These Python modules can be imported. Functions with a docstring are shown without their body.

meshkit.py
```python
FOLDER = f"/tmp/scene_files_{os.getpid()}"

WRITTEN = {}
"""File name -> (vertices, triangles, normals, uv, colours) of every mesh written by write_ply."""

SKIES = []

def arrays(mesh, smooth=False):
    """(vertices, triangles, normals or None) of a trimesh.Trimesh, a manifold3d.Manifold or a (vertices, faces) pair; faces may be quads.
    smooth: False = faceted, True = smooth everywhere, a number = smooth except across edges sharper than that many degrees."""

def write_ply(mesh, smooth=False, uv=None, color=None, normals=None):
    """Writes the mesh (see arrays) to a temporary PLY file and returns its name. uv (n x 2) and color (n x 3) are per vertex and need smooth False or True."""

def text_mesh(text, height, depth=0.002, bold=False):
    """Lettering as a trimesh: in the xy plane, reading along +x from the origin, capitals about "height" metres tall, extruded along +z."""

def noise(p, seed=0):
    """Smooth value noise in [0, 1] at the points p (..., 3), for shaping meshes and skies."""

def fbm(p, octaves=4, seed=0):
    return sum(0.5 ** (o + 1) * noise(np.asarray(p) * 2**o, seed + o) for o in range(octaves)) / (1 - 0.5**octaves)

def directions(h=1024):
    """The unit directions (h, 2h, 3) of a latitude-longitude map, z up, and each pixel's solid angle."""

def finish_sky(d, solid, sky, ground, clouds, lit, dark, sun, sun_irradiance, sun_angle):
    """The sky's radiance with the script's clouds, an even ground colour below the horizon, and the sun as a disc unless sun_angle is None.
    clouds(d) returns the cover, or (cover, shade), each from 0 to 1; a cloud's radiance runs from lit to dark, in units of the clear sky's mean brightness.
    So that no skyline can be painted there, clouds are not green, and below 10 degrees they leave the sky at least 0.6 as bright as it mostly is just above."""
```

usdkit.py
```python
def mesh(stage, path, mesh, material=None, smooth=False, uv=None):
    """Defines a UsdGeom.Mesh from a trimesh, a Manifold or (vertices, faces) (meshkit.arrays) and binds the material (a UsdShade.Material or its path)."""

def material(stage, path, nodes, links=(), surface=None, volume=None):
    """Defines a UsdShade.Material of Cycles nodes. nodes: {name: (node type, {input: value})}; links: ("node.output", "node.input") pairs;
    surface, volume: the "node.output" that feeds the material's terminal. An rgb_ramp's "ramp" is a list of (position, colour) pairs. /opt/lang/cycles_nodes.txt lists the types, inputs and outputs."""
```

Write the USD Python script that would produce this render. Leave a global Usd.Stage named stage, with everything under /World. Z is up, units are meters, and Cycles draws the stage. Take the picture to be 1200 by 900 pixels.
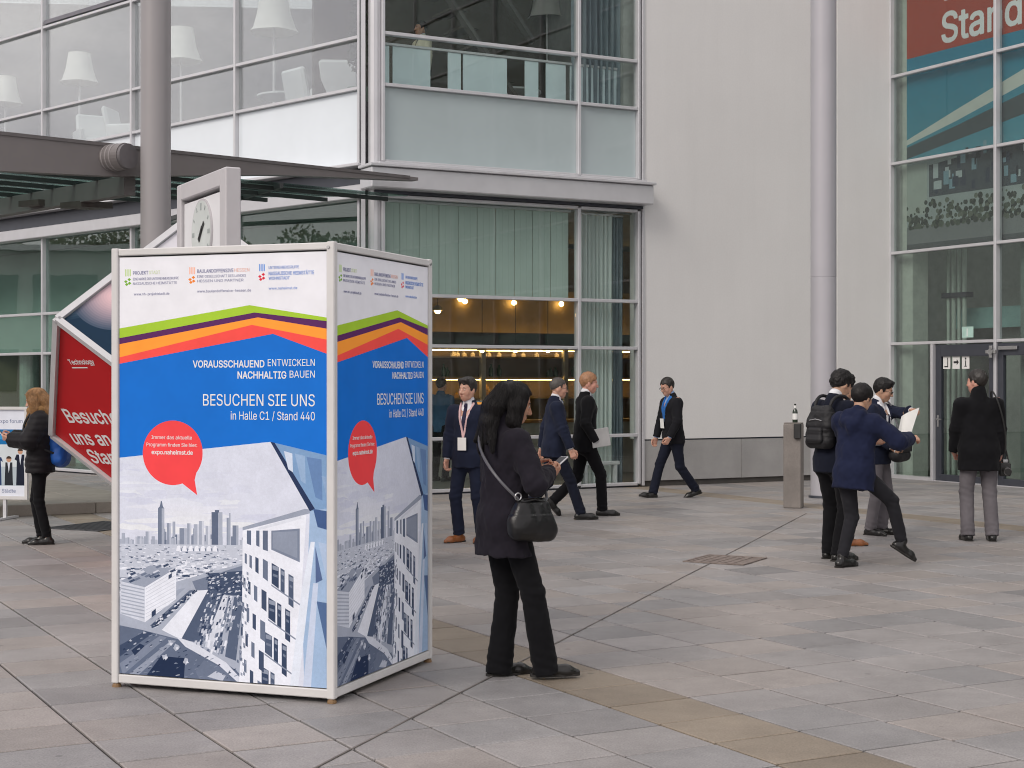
import math, numpy as np, trimesh, usdkit, meshkit
from meshkit import text_mesh
from pxr import Usd, UsdGeom, UsdLux, UsdShade, Gf, Sdf, Vt
from shapely.geometry import Polygon, box as sbox, LineString, Point
from shapely.ops import unary_union
from shapely.strtree import STRtree

stage = Usd.Stage.CreateInMemory()
UsdGeom.SetStageUpAxis(stage, 'Z'); UsdGeom.SetStageMetersPerUnit(stage, 1.0)
UsdGeom.Xform.Define(stage, '/World'); UsdGeom.Scope.Define(stage, '/World/Looks')
rng = np.random.default_rng(7)

# ---------------------------------------------------------------- camera, sky, sun, exposure
CAM_H = 1.69
cam = UsdGeom.Camera.Define(stage, '/World/camera')
cam.CreateHorizontalApertureAttr(36.0); cam.CreateVerticalApertureAttr(27.0)
cam.CreateFocalLengthAttr(36.0 * 1850 / 1200)
cam.CreateVerticalApertureOffsetAttr(-3.0 / 1200 * 36)
cam.CreateClippingRangeAttr(Gf.Vec2f(0.1, 2000))
cam.CreateExposureAttr(0.12)
x = UsdGeom.Xformable(cam); x.AddTranslateOp().Set(Gf.Vec3d(0, 0, CAM_H)); x.AddRotateXOp().Set(90.0)

SUN = np.array([-0.50, -0.62, 0.60]); SUN /= np.linalg.norm(SUN)
sun = UsdLux.DistantLight.Define(stage, '/World/sun')
sun.CreateIntensityAttr(0.36); sun.CreateAngleAttr(24.0); sun.CreateColorAttr(Gf.Vec3f(1.0, .93, .85))
sun.GetPrim().CreateAttribute('inputs:normalize', Sdf.ValueTypeNames.Bool).Set(True)
x = UsdGeom.Xformable(sun)
x.AddRotateZOp().Set(math.degrees(math.atan2(SUN[1], SUN[0])) + 90); x.AddRotateXOp().Set(math.degrees(math.acos(SUN[2])))
sky = usdkit.material(stage, '/World/Looks/sky_air', {
    'tc': ('texture_coordinate', {}),
    'mp': ('mapping', {'scale': (1.0, 1.0, 2.6)}),
    'n': ('noise_texture', {'scale': 2.2, 'detail': 6, 'roughness': .58}),
    'sk': ('sky_texture', {'sky_type': 'single_scattering', 'sun_disc': False, 'sun_elevation': float(math.asin(SUN[2])), 'sun_rotation': float(math.atan2(SUN[0], SUN[1])), 'air_density': 1.0, 'aerosol_density': 2.5}),
    'cl': ('rgb_ramp', {'ramp': [(0, (5.4, 5.1, 5.6)), (.42, (8.6, 8.1, 8.4)), (.60, (12.6, 11.9, 11.8)), (1, (15.6, 14.8, 14.2))]}),
    'cv': ('rgb_ramp', {'ramp': [(0, (.72, .72, .72)), (.45, (.86, .86, .86)), (1, (1, 1, 1))]}),
    'mx': ('mix_color', {}),
    'bg': ('background_shader', {'strength': 0.094})},
    [('tc.generated', 'mp.vector'), ('mp.vector', 'n.vector'), ('n.fac', 'cl.fac'), ('n.fac', 'cv.fac'), ('cv.color', 'mx.fac'), ('sk.color', 'mx.a'), ('cl.color', 'mx.b'), ('mx.result', 'bg.color')], surface='bg.background')
dome = UsdLux.DomeLight.Define(stage, '/World/sky')
UsdShade.MaterialBindingAPI.Apply(dome.GetPrim()).Bind(sky)

# ---------------------------------------------------------------- helpers
MATS = {}
def mat(name, color, rough=.5, metal=0., var=.12, scale=6., bump=0., bscale=200., spec=.5, coat=0., attr=None, emit=None, estr=1.0, sheen=0., fine=0.):
    if name in MATS: return MATS[name]
    p = {'roughness': rough, 'metallic': metal, 'specular_ior_level': spec, 'coat_weight': coat, 'sheen_weight': sheen}
    if emit is not None: p.update(emission_color=emit, emission_strength=estr)
    nodes = {'p': ('principled_bsdf', p), 'g': ('texture_coordinate', {}),
             'n': ('noise_texture', {'scale': scale, 'detail': 5, 'roughness': .6}),
             'r': ('map_range', {'from_min': .3, 'from_max': .7, 'to_min': 1 - var, 'to_max': 1 + var}),
             'h': ('vector_math', {'math_type': 'scale', 'vector1': color})}
    links = [('g.object', 'n.vector'), ('n.fac', 'r.value'), ('r.result', 'h.scale'), ('h.vector', 'p.base_color')]
    if attr:
        nodes['a'] = ('attribute', {'attribute': attr}); links.append(('a.color', 'h.vector1'))
    if fine:
        nodes['n3'] = ('noise_texture', {'scale': bscale, 'detail': 2}); nodes['r3'] = ('map_range', {'from_min': .3, 'from_max': .7, 'to_min': 1 - fine, 'to_max': 1 + fine})
        nodes['m3'] = ('math', {'math_type': 'multiply'})
        links = [l for l in links if l[1] != 'h.scale'] + [('g.object', 'n3.vector'), ('n3.fac', 'r3.value'), ('r3.result', 'm3.value1'), ('r.result', 'm3.value2'), ('m3.value', 'h.scale')]
    if bump:
        nodes['n2'] = ('noise_texture', {'scale': bscale, 'detail': 3}); nodes['b'] = ('bump', {'strength': bump, 'distance': .004})
        links += [('g.object', 'n2.vector'), ('n2.fac', 'b.height'), ('b.normal', 'p.normal')]
    MATS[name] = usdkit.material(stage, '/World/Looks/' + name, nodes, links, surface='p.BSDF')
    return MATS[name]

def surface(name, color, rough, layers, attr=None, bump=(.35, 150), spec=.4):
    """weathered stone or render: layers = [(kind, scale xyz, from, to, low, high)] multiply the base colour"""
    nodes = {'p': ('principled_bsdf', {'roughness': rough, 'specular_ior_level': spec}), 'g': ('geometry', {}), 'c': ('attribute', {'attribute': attr}) if attr else ('color', {'value': color})}
    links, prev = [], 'c.color'
    for i, (kind, sc, f0, f1, lo, hi) in enumerate(layers):
        nodes[f'm{i}'] = ('mapping', {'scale': sc}); nodes[f'r{i}'] = ('map_range', {'from_min': f0, 'from_max': f1, 'to_min': lo, 'to_max': hi, 'clamp': True}); nodes[f's{i}'] = ('vector_math', {'math_type': 'scale'})
        nodes[f'n{i}'] = ('noise_texture', {'scale': 1.0, 'detail': 5, 'roughness': .6}) if kind == 'noise' else ('voronoi_texture', {'scale': 1.0, 'feature': 'f1'})
        links += [('g.position', f'm{i}.vector'), (f'm{i}.vector', f'n{i}.vector'), (f'n{i}.' + ('fac' if kind == 'noise' else 'distance'), f'r{i}.value'), (f'r{i}.result', f's{i}.scale'), (prev, f's{i}.vector1')]; prev = f's{i}.vector'
    nodes['nb'] = ('noise_texture', {'scale': bump[1], 'detail': 3}); nodes['b'] = ('bump', {'strength': bump[0], 'distance': .004})
    links += [(prev, 'p.base_color'), ('g.position', 'nb.vector'), ('nb.fac', 'b.height'), ('b.normal', 'p.normal')]
    MATS[name] = usdkit.material(stage, '/World/Looks/' + name, nodes, links, surface='p.BSDF'); return MATS[name]
def glass(name, tint, r0=.1, rough=0.0, gtint=(1, 1, 1), wav=.0015):
    """a pane: see-through, mirroring r0 of the light straight on and more at a slant, from either side"""
    if name in MATS: return MATS[name]
    MATS[name] = usdkit.material(stage, '/World/Looks/' + name, {
        't': ('transparent_bsdf', {'color': tint}), 'g': ('glossy_bsdf', {'color': gtint, 'roughness': rough}),
        'f': ('layer_weight', {'blend': .5}), 'p': ('math', {'math_type': 'power', 'value2': 4.0}), 'q': ('math', {'math_type': 'multiply_add', 'value2': 1 - r0, 'value3': r0}),
        'tc': ('texture_coordinate', {}), 'n': ('noise_texture', {'scale': .9, 'detail': 1}), 'b': ('bump', {'strength': 1.0, 'distance': wav}), 'm': ('mix_closure', {})},
        [('f.facing', 'p.value1'), ('p.value', 'q.value1'), ('q.value', 'm.fac'), ('tc.object', 'n.vector'), ('n.fac', 'b.height'), ('b.normal', 'g.normal'), ('t.BSDF', 'm.closure1'), ('g.BSDF', 'm.closure2')], surface='m.closure')
    return MATS[name]

used = {}
def numbered(parent, name):
    k = (parent, name); n = used.get(k, -1) + 1; used[k] = n
    return f'{parent}/{name}' + (f'_{n:03d}' if n else '')
XF = {}
def tag(prim, label=None, cat=None, group=None, kind=None):
    for k, v in (('label', label), ('category', cat), ('group', group), ('kind', kind)):
        if v: prim.SetCustomDataByKey(k, v)
    return prim
def thing(name, label=None, cat=None, loc=(0, 0, 0), rz=0., group=None, kind=None):
    """Xform at the thing's base; rz in radians."""
    p = numbered('/World', name); xf = UsdGeom.Xform.Define(stage, p)
    xf.AddTranslateOp().Set(Gf.Vec3d(*map(float, loc))); xf.AddRotateZOp().Set(math.degrees(rz))
    c, s = math.cos(rz), math.sin(rz)
    XF[p] = (np.array(loc, float), np.array([[c, -s, 0], [s, c, 0], [0, 0, 1.]]))
    return tag(xf.GetPrim(), label, cat, group, kind)
def arr(m): 
    return meshkit.arrays(m)[:2]
def part(parent, name, mesh, material, smooth=False, local=False, col=None, label=None, kind=None):
    """mesh as ONE Mesh prim under a thing or one of its parts (world coordinates unless local), or top level when parent is None."""
    base = str(parent.GetPath()) if parent is not None else '/World'
    p = numbered(base, name)
    root = '/'.join(p.split('/')[:3])
    v, f, n = meshkit.arrays(mesh, smooth)
    if col is not None: v, f = arr(mesh); n = None
    if parent is not None and not local and root in XF:
        T, R = XF[root]; v = (v - T) @ R
        if n is not None: n = n @ R
    m = UsdGeom.Mesh.Define(stage, p)
    m.CreatePointsAttr(Vt.Vec3fArray.FromNumpy(np.ascontiguousarray(v, np.float32)))
    m.CreateFaceVertexCountsAttr(Vt.IntArray.FromNumpy(np.full(len(f), 3, np.int32)))
    m.CreateFaceVertexIndicesAttr(Vt.IntArray.FromNumpy(np.ascontiguousarray(f, np.int32).ravel()))
    m.CreateSubdivisionSchemeAttr('none')
    if n is not None:
        m.CreateNormalsAttr(Vt.Vec3fArray.FromNumpy(np.ascontiguousarray(n, np.float32))); m.SetNormalsInterpolation('vertex')
    if col is not None:
        UsdGeom.PrimvarsAPI(m).CreatePrimvar('tone', Sdf.ValueTypeNames.Color3fArray, 'vertex').Set(Vt.Vec3fArray.FromNumpy(np.asarray(col, np.float32)))
    UsdShade.MaterialBindingAPI.Apply(m.GetPrim()).Bind(material)
    if label or kind: tag(m.GetPrim(), label, None, None, kind)
    return m.GetPrim()
def dup(src, loc, rz=0., label=None, group=None):
    name = src.GetName(); name = name[:-4] if name[-4:-3] == '_' and name[-3:].isdigit() else name
    r = thing(name, label, src.GetCustomDataByKey('category'), loc, rz, group or src.GetCustomDataByKey('group'))
    r.GetReferences().AddInternalReference(src.GetPath()); r.SetInstanceable(True)
    return r
cat = trimesh.util.concatenate
def T3(m, R=None, t=(0, 0, 0)):
    v, f = arr(m)
    if R is not None: v = v @ np.asarray(R).T
    return trimesh.Trimesh(v + np.asarray(t), f, process=False)
def bx(x0, x1, y0, y1, z0, z1):
    m = trimesh.creation.box([abs(x1 - x0), abs(y1 - y0), abs(z1 - z0)]); m.apply_translation([(x0 + x1) / 2, (y0 + y1) / 2, (z0 + z1) / 2]); return m
def bevbox(x0, x1, y0, y1, z0, z1, b=.01):
    """box with chamfered edges (44 triangles)"""
    V = []
    for sx in (0, 1):
        for sy in (0, 1):
            for sz in (0, 1):
                c = np.array([(x0, x1)[sx], (y0, y1)[sy], (z0, z1)[sz]]); s = -np.array([2 * sx - 1, 2 * sy - 1, 2 * sz - 1]) * b
                for k in range(3):
                    q = c + s; q[k] = c[k]; V.append(q)
    return trimesh.convex.convex_hull(np.array(V))
def bar(a, b, w, h=None, up=(0, 0, 1)):
    """square bar from a to b, width w, height h"""
    a, b = np.asarray(a, float), np.asarray(b, float); h = h or w; d = b - a; L = np.linalg.norm(d); d /= L
    s = np.cross(d, up); s /= np.linalg.norm(s); u = np.cross(s, d)
    return T3(trimesh.creation.box([L, w, h]), np.stack([d, s, u], 1), (a + b) / 2)
def tube(pts, r, sides=10, caps=True):
    p = np.asarray(pts, float); r = np.broadcast_to(r, (len(p),)); t = np.gradient(p, axis=0); t /= np.linalg.norm(t, axis=1, keepdims=True)
    a = np.cross(t, [0, 0, 1.]) if np.abs(t[:, 2]).max() < .95 else np.cross(t, [1., 0, 0]) if np.abs(t[:, 0]).max() < .95 else np.cross(t, [.3, .9, .1])
    a /= np.linalg.norm(a, axis=1, keepdims=True); b = np.cross(t, a); an = np.arange(sides) * 2 * np.pi / sides
    v = p[:, None] + r[:, None, None] * (np.cos(an)[None, :, None] * a[:, None] + np.sin(an)[None, :, None] * b[:, None])
    i, j = np.meshgrid(np.arange(len(p) - 1), np.arange(sides), indexing='ij')
    q = np.stack([i * sides + j, i * sides + (j + 1) % sides, (i + 1) * sides + (j + 1) % sides, (i + 1) * sides + j], -1).reshape(-1, 4)
    f = np.vstack([q[:, [0, 1, 2]], q[:, [0, 2, 3]]]); v = v.reshape(-1, 3)
    if caps:
        n = len(v); v = np.vstack([v, p[:1], p[-1:]]); k = np.arange(sides); e = (len(p) - 1) * sides
        f = np.vstack([f, np.stack([np.full(sides, n), (k + 1) % sides, k], 1), np.stack([np.full(sides, n + 1), e + k, e + (k + 1) % sides], 1)])
    return trimesh.Trimesh(v, f, process=False)
def lathe(prof, sides=24, at=(0, 0, 0)):
    prof = np.asarray(prof, float); an = np.arange(sides) * 2 * np.pi / sides
    v = np.stack([prof[:, 0, None] * np.cos(an), prof[:, 0, None] * np.sin(an), np.repeat(prof[:, 1, None], sides, 1)], -1).reshape(-1, 3)
    i, j = np.meshgrid(np.arange(len(prof) - 1), np.arange(sides), indexing='ij')
    q = np.stack([i * sides + j, i * sides + (j + 1) % sides, (i + 1) * sides + (j + 1) % sides, (i + 1) * sides + j], -1).reshape(-1, 4)
    return trimesh.Trimesh(v + np.asarray(at), np.vstack([q[:, [0, 1, 2]], q[:, [0, 2, 3]]]), process=False)
class Frame:
    """a facade: t runs along it, n out of it, z up"""
    def __init__(s, o, d, n): s.o, s.d, s.n = (np.array([*q, 0.]) for q in (o, d, n)); s.R = np.stack([s.d, s.n, [0, 0, 1.]], 1)
    def P(s, t, n, z): return s.o + t * s.d + n * s.n + np.array([0, 0, z])
    def box(s, t0, t1, n0, n1, z0, z1, bev=0):
        m = bevbox(t0, t1, n0, n1, z0, z1, bev) if bev else bx(t0, t1, n0, n1, z0, z1)
        return s.put(m)
    def put(s, m):
        m = T3(m, s.R, s.o)
        if np.linalg.det(s.R) < 0: m = trimesh.Trimesh(m.vertices, m.faces[:, ::-1], process=False)
        return m
def ground_pt(u, v, z=0.): 
    d = (CAM_H - z) * 1850 / (v - 447); return np.array([(u - 600) / 1850 * d, d, z])
def at(u, d): return np.array([(u - 600) / 1850 * d, d, 0.])

A = math.radians(28.3)
QD, PD = np.array([math.cos(A), math.sin(A)]), np.array([-math.sin(A), math.cos(A)])
MID = Frame((-1.94, 23.2), QD, -PD)
C2 = MID.P(9.77, 0, 0)[:2]
RGT = Frame(C2, -PD, -QD)
La = math.radians(46)
LFT = Frame((-2.0, 23.26), (-math.sin(La), math.cos(La)), (-math.cos(La), -math.sin(La)))
# ---------------------------------------------------------------- ground and paving
alu = mat('aluminium', (.60, .60, .62), .35, .35, .05, 3)
alu_dark = mat('dark_aluminium', (.055, .06, .075), .35, .2, .08, 4)
earth = mat('joint_sand', (.035, .030, .028), .95, 0, .25, 3)
g = bx(-150, 150, -60, 240, -.5, -.012)
part(None, 'ground', g, earth, kind='structure')
stone = surface('paving_stone', None, .55, [('noise', (1.3, 1.3, 1.3), .3, .7, .84, 1.14), ('noise', (9, 9, 9), .3, .7, .93, 1.07), ('noise', (95, 95, 95), .3, .7, .76, 1.24), ('noise', (.45, .45, .45), .55, .68, 1.0, .80), ('voronoi', (2.1, 2.1, 2.1), .035, .05, .62, 1.0), ('voronoi', (5.3, 5.3, 5.3), .03, .045, .7, 1.0)], attr='tone', bump=(.4, 150), spec=.45)
plaza = thing('plaza_paving', kind='structure')
PQ, PP = .51, .465
def tile_col(i, j, band):
    if band: 
        c = np.array([.235, .196, .152]); return c * (1 + .06 * rng.normal())
    c = np.array([.276, .261, .256]) * (1 + .055 * rng.normal())
    w = rng.random()
    if w < .30: c = c * np.array([1.05, 1.01, .97])
    elif w < .5: c = c * np.array([.965, .99, 1.01]) * .95
    elif w < .58: c = c * np.array([.94, .96, .98]) * .86
    return c
def tile_mesh(q0, q1, p0, p1, z):
    e, b = .0075, .006
    c = [(q0 + e, p0 + e), (q1 - e, p0 + e), (q1 - e, p1 - e), (q0 + e, p1 - e)]
    ci = [(q0 + e + b, p0 + e + b), (q1 - e - b, p0 + e + b), (q1 - e - b, p1 - e - b), (q0 + e + b, p1 - e - b)]
    v = [(*(q * QD + p * PD), zz) for ring, zz in ((c, -.03), (c, z - .004), (ci, z)) for q, p in ring]
    f = []
    for r in (0, 4):
        for k in range(4):
            a, b2 = r + k, r + (k + 1) % 4; f += [[a, b2, b2 + 4], [a, b2 + 4, a + 4]]
    f += [[8, 9, 10], [8, 10, 11]]
    return np.array(v), np.array(f)
cells = []
for i in range(-60, 80):
    q0 = 3.82 + PQ * i; 
    for j in range(-40, 130):
        p0 = .45 + PP * j + (0.0 if i % 2 == 0 else .0) + .02 * (i % 3)
        c = (q0 + PQ / 2) * QD + (p0 + PP / 2) * PD
        if not (4.2 < c[1] < 40 and abs(c[0]) < .42 * c[1] + 1.5): continue
        # not under the buildings
        tm, nm = (c - MID.o[:2]) @ MID.d[:2], (c - MID.o[:2]) @ MID.n[:2]
        tl, nl = (c - LFT.o[:2]) @ LFT.d[:2], (c - LFT.o[:2]) @ LFT.n[:2]
        tr, nr = (c - C2) @ RGT.d[:2], (c - C2) @ RGT.n[:2]
        if (nm < -.5 and nl < -.5) or (nm < -.5 and tm > 0) or nr < -.5: continue
        cells.append((c[1], i, j, q0, p0, i in (1, 19), abs(c[0]) < .335 * c[1] + .4 and c[1] > 6.3))
cells.sort()
seen = [c for c in cells if c[6]]
big = {(c[1], c[2]) for c in seen[:300]}
rv, rf, rc, nv = [], [], [], 0
for d, i, j, q0, p0, band, _ in cells:
    v, f = tile_mesh(q0, q0 + PQ, p0, p0 + PP, rng.normal() * .0008)
    col = np.clip(tile_col(i, j, band), .05, .5)
    if (i, j) in big:
        part(plaza, 'paving_slab', (v, f), stone, col=np.tile(col, (len(v), 1)))
    else:
        rv.append(v); rf.append(f + nv); rc.append(np.tile(col, (len(v), 1))); nv += len(v)
part(plaza, 'far_paving_slabs', (np.vstack(rv), np.vstack(rf)), stone, col=np.vstack(rc), kind='stuff')
# diagonal movement joint, and a second one
jm = mat('joint_seal', (.15, .135, .125), .8, 0, .4, 4)
def strip(a, b, w, z0=.001, z1=.0045):
    a, b = np.array([*a, (z0 + z1) / 2]), np.array([*b, (z0 + z1) / 2]); return bar(a, b, w, z1 - z0)
part(plaza, 'diagonal_joint', strip(at(330, 6.6)[:2], at(945, 20.2)[:2], .010), jm)
# rusty drain cover flush with the slabs
rust = mat('rusty_iron', (.22, .18, .16), .75, .2, .3, 14, .4, 90)
def cover(name, label, u, v, w, l, m, n=6):
    c = ground_pt(u, v); t = thing(name, label, 'drain cover', (c[0], c[1], 0), -A)
    part(t, 'frame', cat([bx(-w, w, -l, -l + .03, .001, .010), bx(-w, w, l - .03, l, .001, .010), bx(-w, -w + .03, -l + .03, l - .03, .001, .010), bx(w - .03, w, -l + .03, l - .03, .001, .010)]), m, local=True)
    part(t, 'lid', bevbox(-w + .034, w - .034, -l + .034, l - .034, .001, .007, .002), m, local=True)
    for k in range(n):
        x0 = -w + .06 + (2 * w - .12) * k / n
        part(t, 'rib', bx(x0, x0 + .02, -l + .06, l - .06, .0072, .011), m, local=True)
cover('drain_cover', 'rusty brown drain cover set in the paving left of the bollard group', 850, 656.5, .30, .33, rust)
cover('drain_cover', 'dark drain grate in the paving behind the big advertising column', 118, 617, .42, .5, mat('dark_iron', (.06, .062, .068), .6, .3, .2, 10), 10)

# low stone step in front of the left facade
kerb_stone = mat('kerb_stone', (.25, .225, .195), .7, 0, .15, 2.5, .3, 120, fine=.1)
stp = thing('stone_step', 'low sandy stone step along the foot of the left glass facade', 'step', (-7, 20, 0))
a0, a1 = at(-120, 19.0)[:2], at(180, 20.6)[:2]
dd = (a1 - a0) / np.linalg.norm(a1 - a0); nn = np.array([dd[1], -dd[0]])
L = np.linalg.norm(a1 - a0)
SF = Frame(a0, dd, nn)
k = 0.
while k < L:
    part(stp, 'edge_stone', SF.box(k + .004, min(k + 1.2, L) - .004, -.42, 0, .001, .145 + rng.normal() * .001, .008), kerb_stone); k += 1.2
k = 0.
while k < L:
    for r in range(5):
        part(stp, 'tread_slab', SF.box(k + .004, min(k + .8, L) - .004, -.43 - .9 * (r + 1), -.43 - .9 * r - .008, .001, .141 + rng.normal() * .0015, .006), kerb_stone)
    k += .8

# ---------------------------------------------------------------- glass pavilion (left facade + middle facade)
gl_l = glass('window_glass_left', (.94, .965, .965), .20)
gl_ll = glass('lower_window_glass', (.81, .90, .875), .06)
gl_m = glass('window_glass', (.945, .982, .968), .038)
gl_r = glass('tinted_glass', (.85, .895, .885), .05)
pav = thing('glass_pavilion', 'glazed exhibition pavilion with aluminium mullions, ledge and pale spandrel panels', 'building', (-2, 23.26, 0))
Z = [0.05, .83, 2.22, 2.97, 4.42]
ZU = [4.93, 6.06, 6.82, 8.38, 9.9]
spl = mat('spandrel_panel_white', (.72, .775, .82), .10, 0, .03, 1.5, spec=.7, coat=1.0)
spm = mat('spandrel_panel_grey', (.43, .505, .515), .06, 0, .05, .8, spec=.8, coat=1.0)
def glaze(b, F, ts, zs, gm, special=None, fr=.05, dep=.12):
    for i in range(len(ts) - 1):
        for k in range(len(zs) - 1):
            m, nm = gm, 'window_pane'
            if special and special(i, k): m, nm = special(i, k)
            part(b, nm, F.box(ts[i] + .028, ts[i + 1] - .028, -.045, -.033, zs[k] + .028, zs[k + 1] - .028), m)
def frames(b, F, ts, zs, m, w=.052, dep=.045, z0=None, z1=None, horiz=True, tw=.05):
    z0, z1 = z0 if z0 is not None else zs[0], z1 if z1 is not None else zs[-1]
    for t in ts: part(b, 'mullion', F.box(t - w / 2, t + w / 2, -.09, dep, z0, z1, .006), m)
    if horiz:
        for z in zs:
            for i in range(len(ts) - 1):
                part(b, 'transom', F.box(ts[i] + w / 2 + .001, ts[i + 1] - w / 2 - .001, -.085, dep - .008, z - tw / 2, z + tw / 2, .006), m)
TL = [.36, 3.45, 6.5, 9.55, 12.6, 15.6]
TM = [.04, 3.39, 4.50]
# lower storey
frames(pav, LFT, TL, Z, alu); glaze(pav, LFT, TL, Z, gl_ll)
frames(pav, MID, TM, Z, alu); glaze(pav, MID, TM, Z, gl_m)
# upper storey
frames(pav, LFT, TL, ZU, alu); glaze(pav, LFT, TL, ZU, gl_l, lambda i, k: (spl, 'spandrel_panel') if k == 0 else None)
frames(pav, MID, TM, ZU, alu); glaze(pav, MID, TM, ZU, gl_m, lambda i, k: (spm, 'spandrel_panel') if k == 0 else None)
# corner post, ledges, plinth
cp = (LFT.P(.12, .02, 0) + MID.P(-.02, .02, 0)) / 2
part(pav, 'corner_post', tube([[cp[0], cp[1], .0], [cp[0], cp[1], 9.9]], .10, 12), alu)
part(pav, 'corner_post', bx(cp[0] - .19, cp[0] - .13, cp[1] - .09, cp[1] + .1, .0, 9.9), alu)
part(pav, 'ledge', MID.box(-.28, 4.585, -.1, .34, 4.50, 4.80, .015), alu)
part(pav, 'ledge_cap', MID.box(-.31, 4.61, -.1, .38, 4.805, 4.85, .008), alu)
part(pav, 'ledge_cap', MID.box(-.10, 4.55, -.1, .20, 4.852, 4.90, .008), alu)
part(pav, 'shadow_gap', MID.box(-.1, 4.56, -.1, .06, 4.452, 4.498), alu_dark)
part(pav, 'ledge', LFT.box(.12, 15.6, -.1, .16, 4.40, 4.60, .012), alu)
part(pav, 'ledge_cap', LFT.box(.12, 15.6, -.1, .26, 4.86, 4.90, .008), alu)
part(pav, 'ledge', LFT.box(.16, 15.6, -.1, .06, 4.605, 4.855, .008), alu_dark)
part(pav, 'plinth', MID.box(-.02, 4.53, -.3, -.02, -.02, .02), alu_dark)
part(pav, 'plinth', LFT.box(.1, 15.6, -.3, -.02, -.02, .02), alu_dark)
# opened top light sash frames on the left facade (dark edge)
for i in range(1, 3):
    part(pav, 'sash_frame', LFT.box(TL[i] + .07, TL[i] + .12, -.03, .04, 8.45, 9.8), mat('sash_grey', (.16, .155, .18), .4))
    part(pav, 'sash_frame', LFT.box(TL[i] + .122, TL[i + 1] - .08, -.03, .045, 8.43, 8.50), MATS['sash_grey'])
# slabs, inner walls, roof
def prism(pts, z0, z1):
    p = Polygon(pts); m = trimesh.creation.extrude_polygon(p, z1 - z0, engine='earcut'); m.apply_translation([0, 0, z0]); return m
PL = [LFT.P(15.5, -.2, 0)[:2], LFT.P(.3, -.22, 0)[:2], MID.P(.1, -.22, 0)[:2], MID.P(4.45, -.2, 0)[:2], MID.P(4.45, -11, 0)[:2]]
fl_in = mat('inner_floor', (.20, .19, .18), .3); wl_in = mat('inner_wall_grey', (.30, .31, .30), .8); wl_br = mat('inner_wall_brown', (.20, .15, .09), .7, 0, .2, 1)
wl_wh = mat('inner_wall_pale', (.22, .215, .225), .8)
PG = PL[:3] + [MID.P(9.5, -.45, 0)[:2], MID.P(9.5, -11, 0)[:2]]
part(pav, 'inner_floor', prism(PG, -.011, .012), fl_in)
part(pav, 'inner_slab', prism(PL, 4.98, 5.9), wl_wh)
part(pav, 'inner_ceiling', prism(PG, 4.40, 4.45), wl_in)
part(pav, 'roof', prism([LFT.P(15.8, .3, 0)[:2], LFT.P(0, .3, 0)[:2], MID.P(4.5, .3, 0)[:2], MID.P(4.5, -11.3, 0)[:2]], 9.92, 9.95), glass('roof_glass', (.80, .84, .83), .04))
def wallseg(a, b, z0, z1, th=.1):
    return prism(LineString([a, b]).buffer(th, cap_style=2).exterior.coords, z0, z1)
part(pav, 'inner_wall', wallseg(PG[0], PG[4], .013, 4.39), wl_br); part(pav, 'inner_wall', wallseg(PG[3], PG[4], .013, 4.39), wl_in)
part(pav, 'inner_wall', wallseg(PL[0], PL[4], 5.91, 9.9), wl_wh); part(pav, 'inner_wall', wallseg(PL[3], PL[4], 5.91, 9.9), wl_in)
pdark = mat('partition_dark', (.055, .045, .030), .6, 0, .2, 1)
part(pav, 'bulkhead', LFT.box(.7, 15, -1.6, -1.5, 2.25, 4.39), mat('bulkhead_green', (.40, .47, .43), .7, 0, .08, 1))
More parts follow.
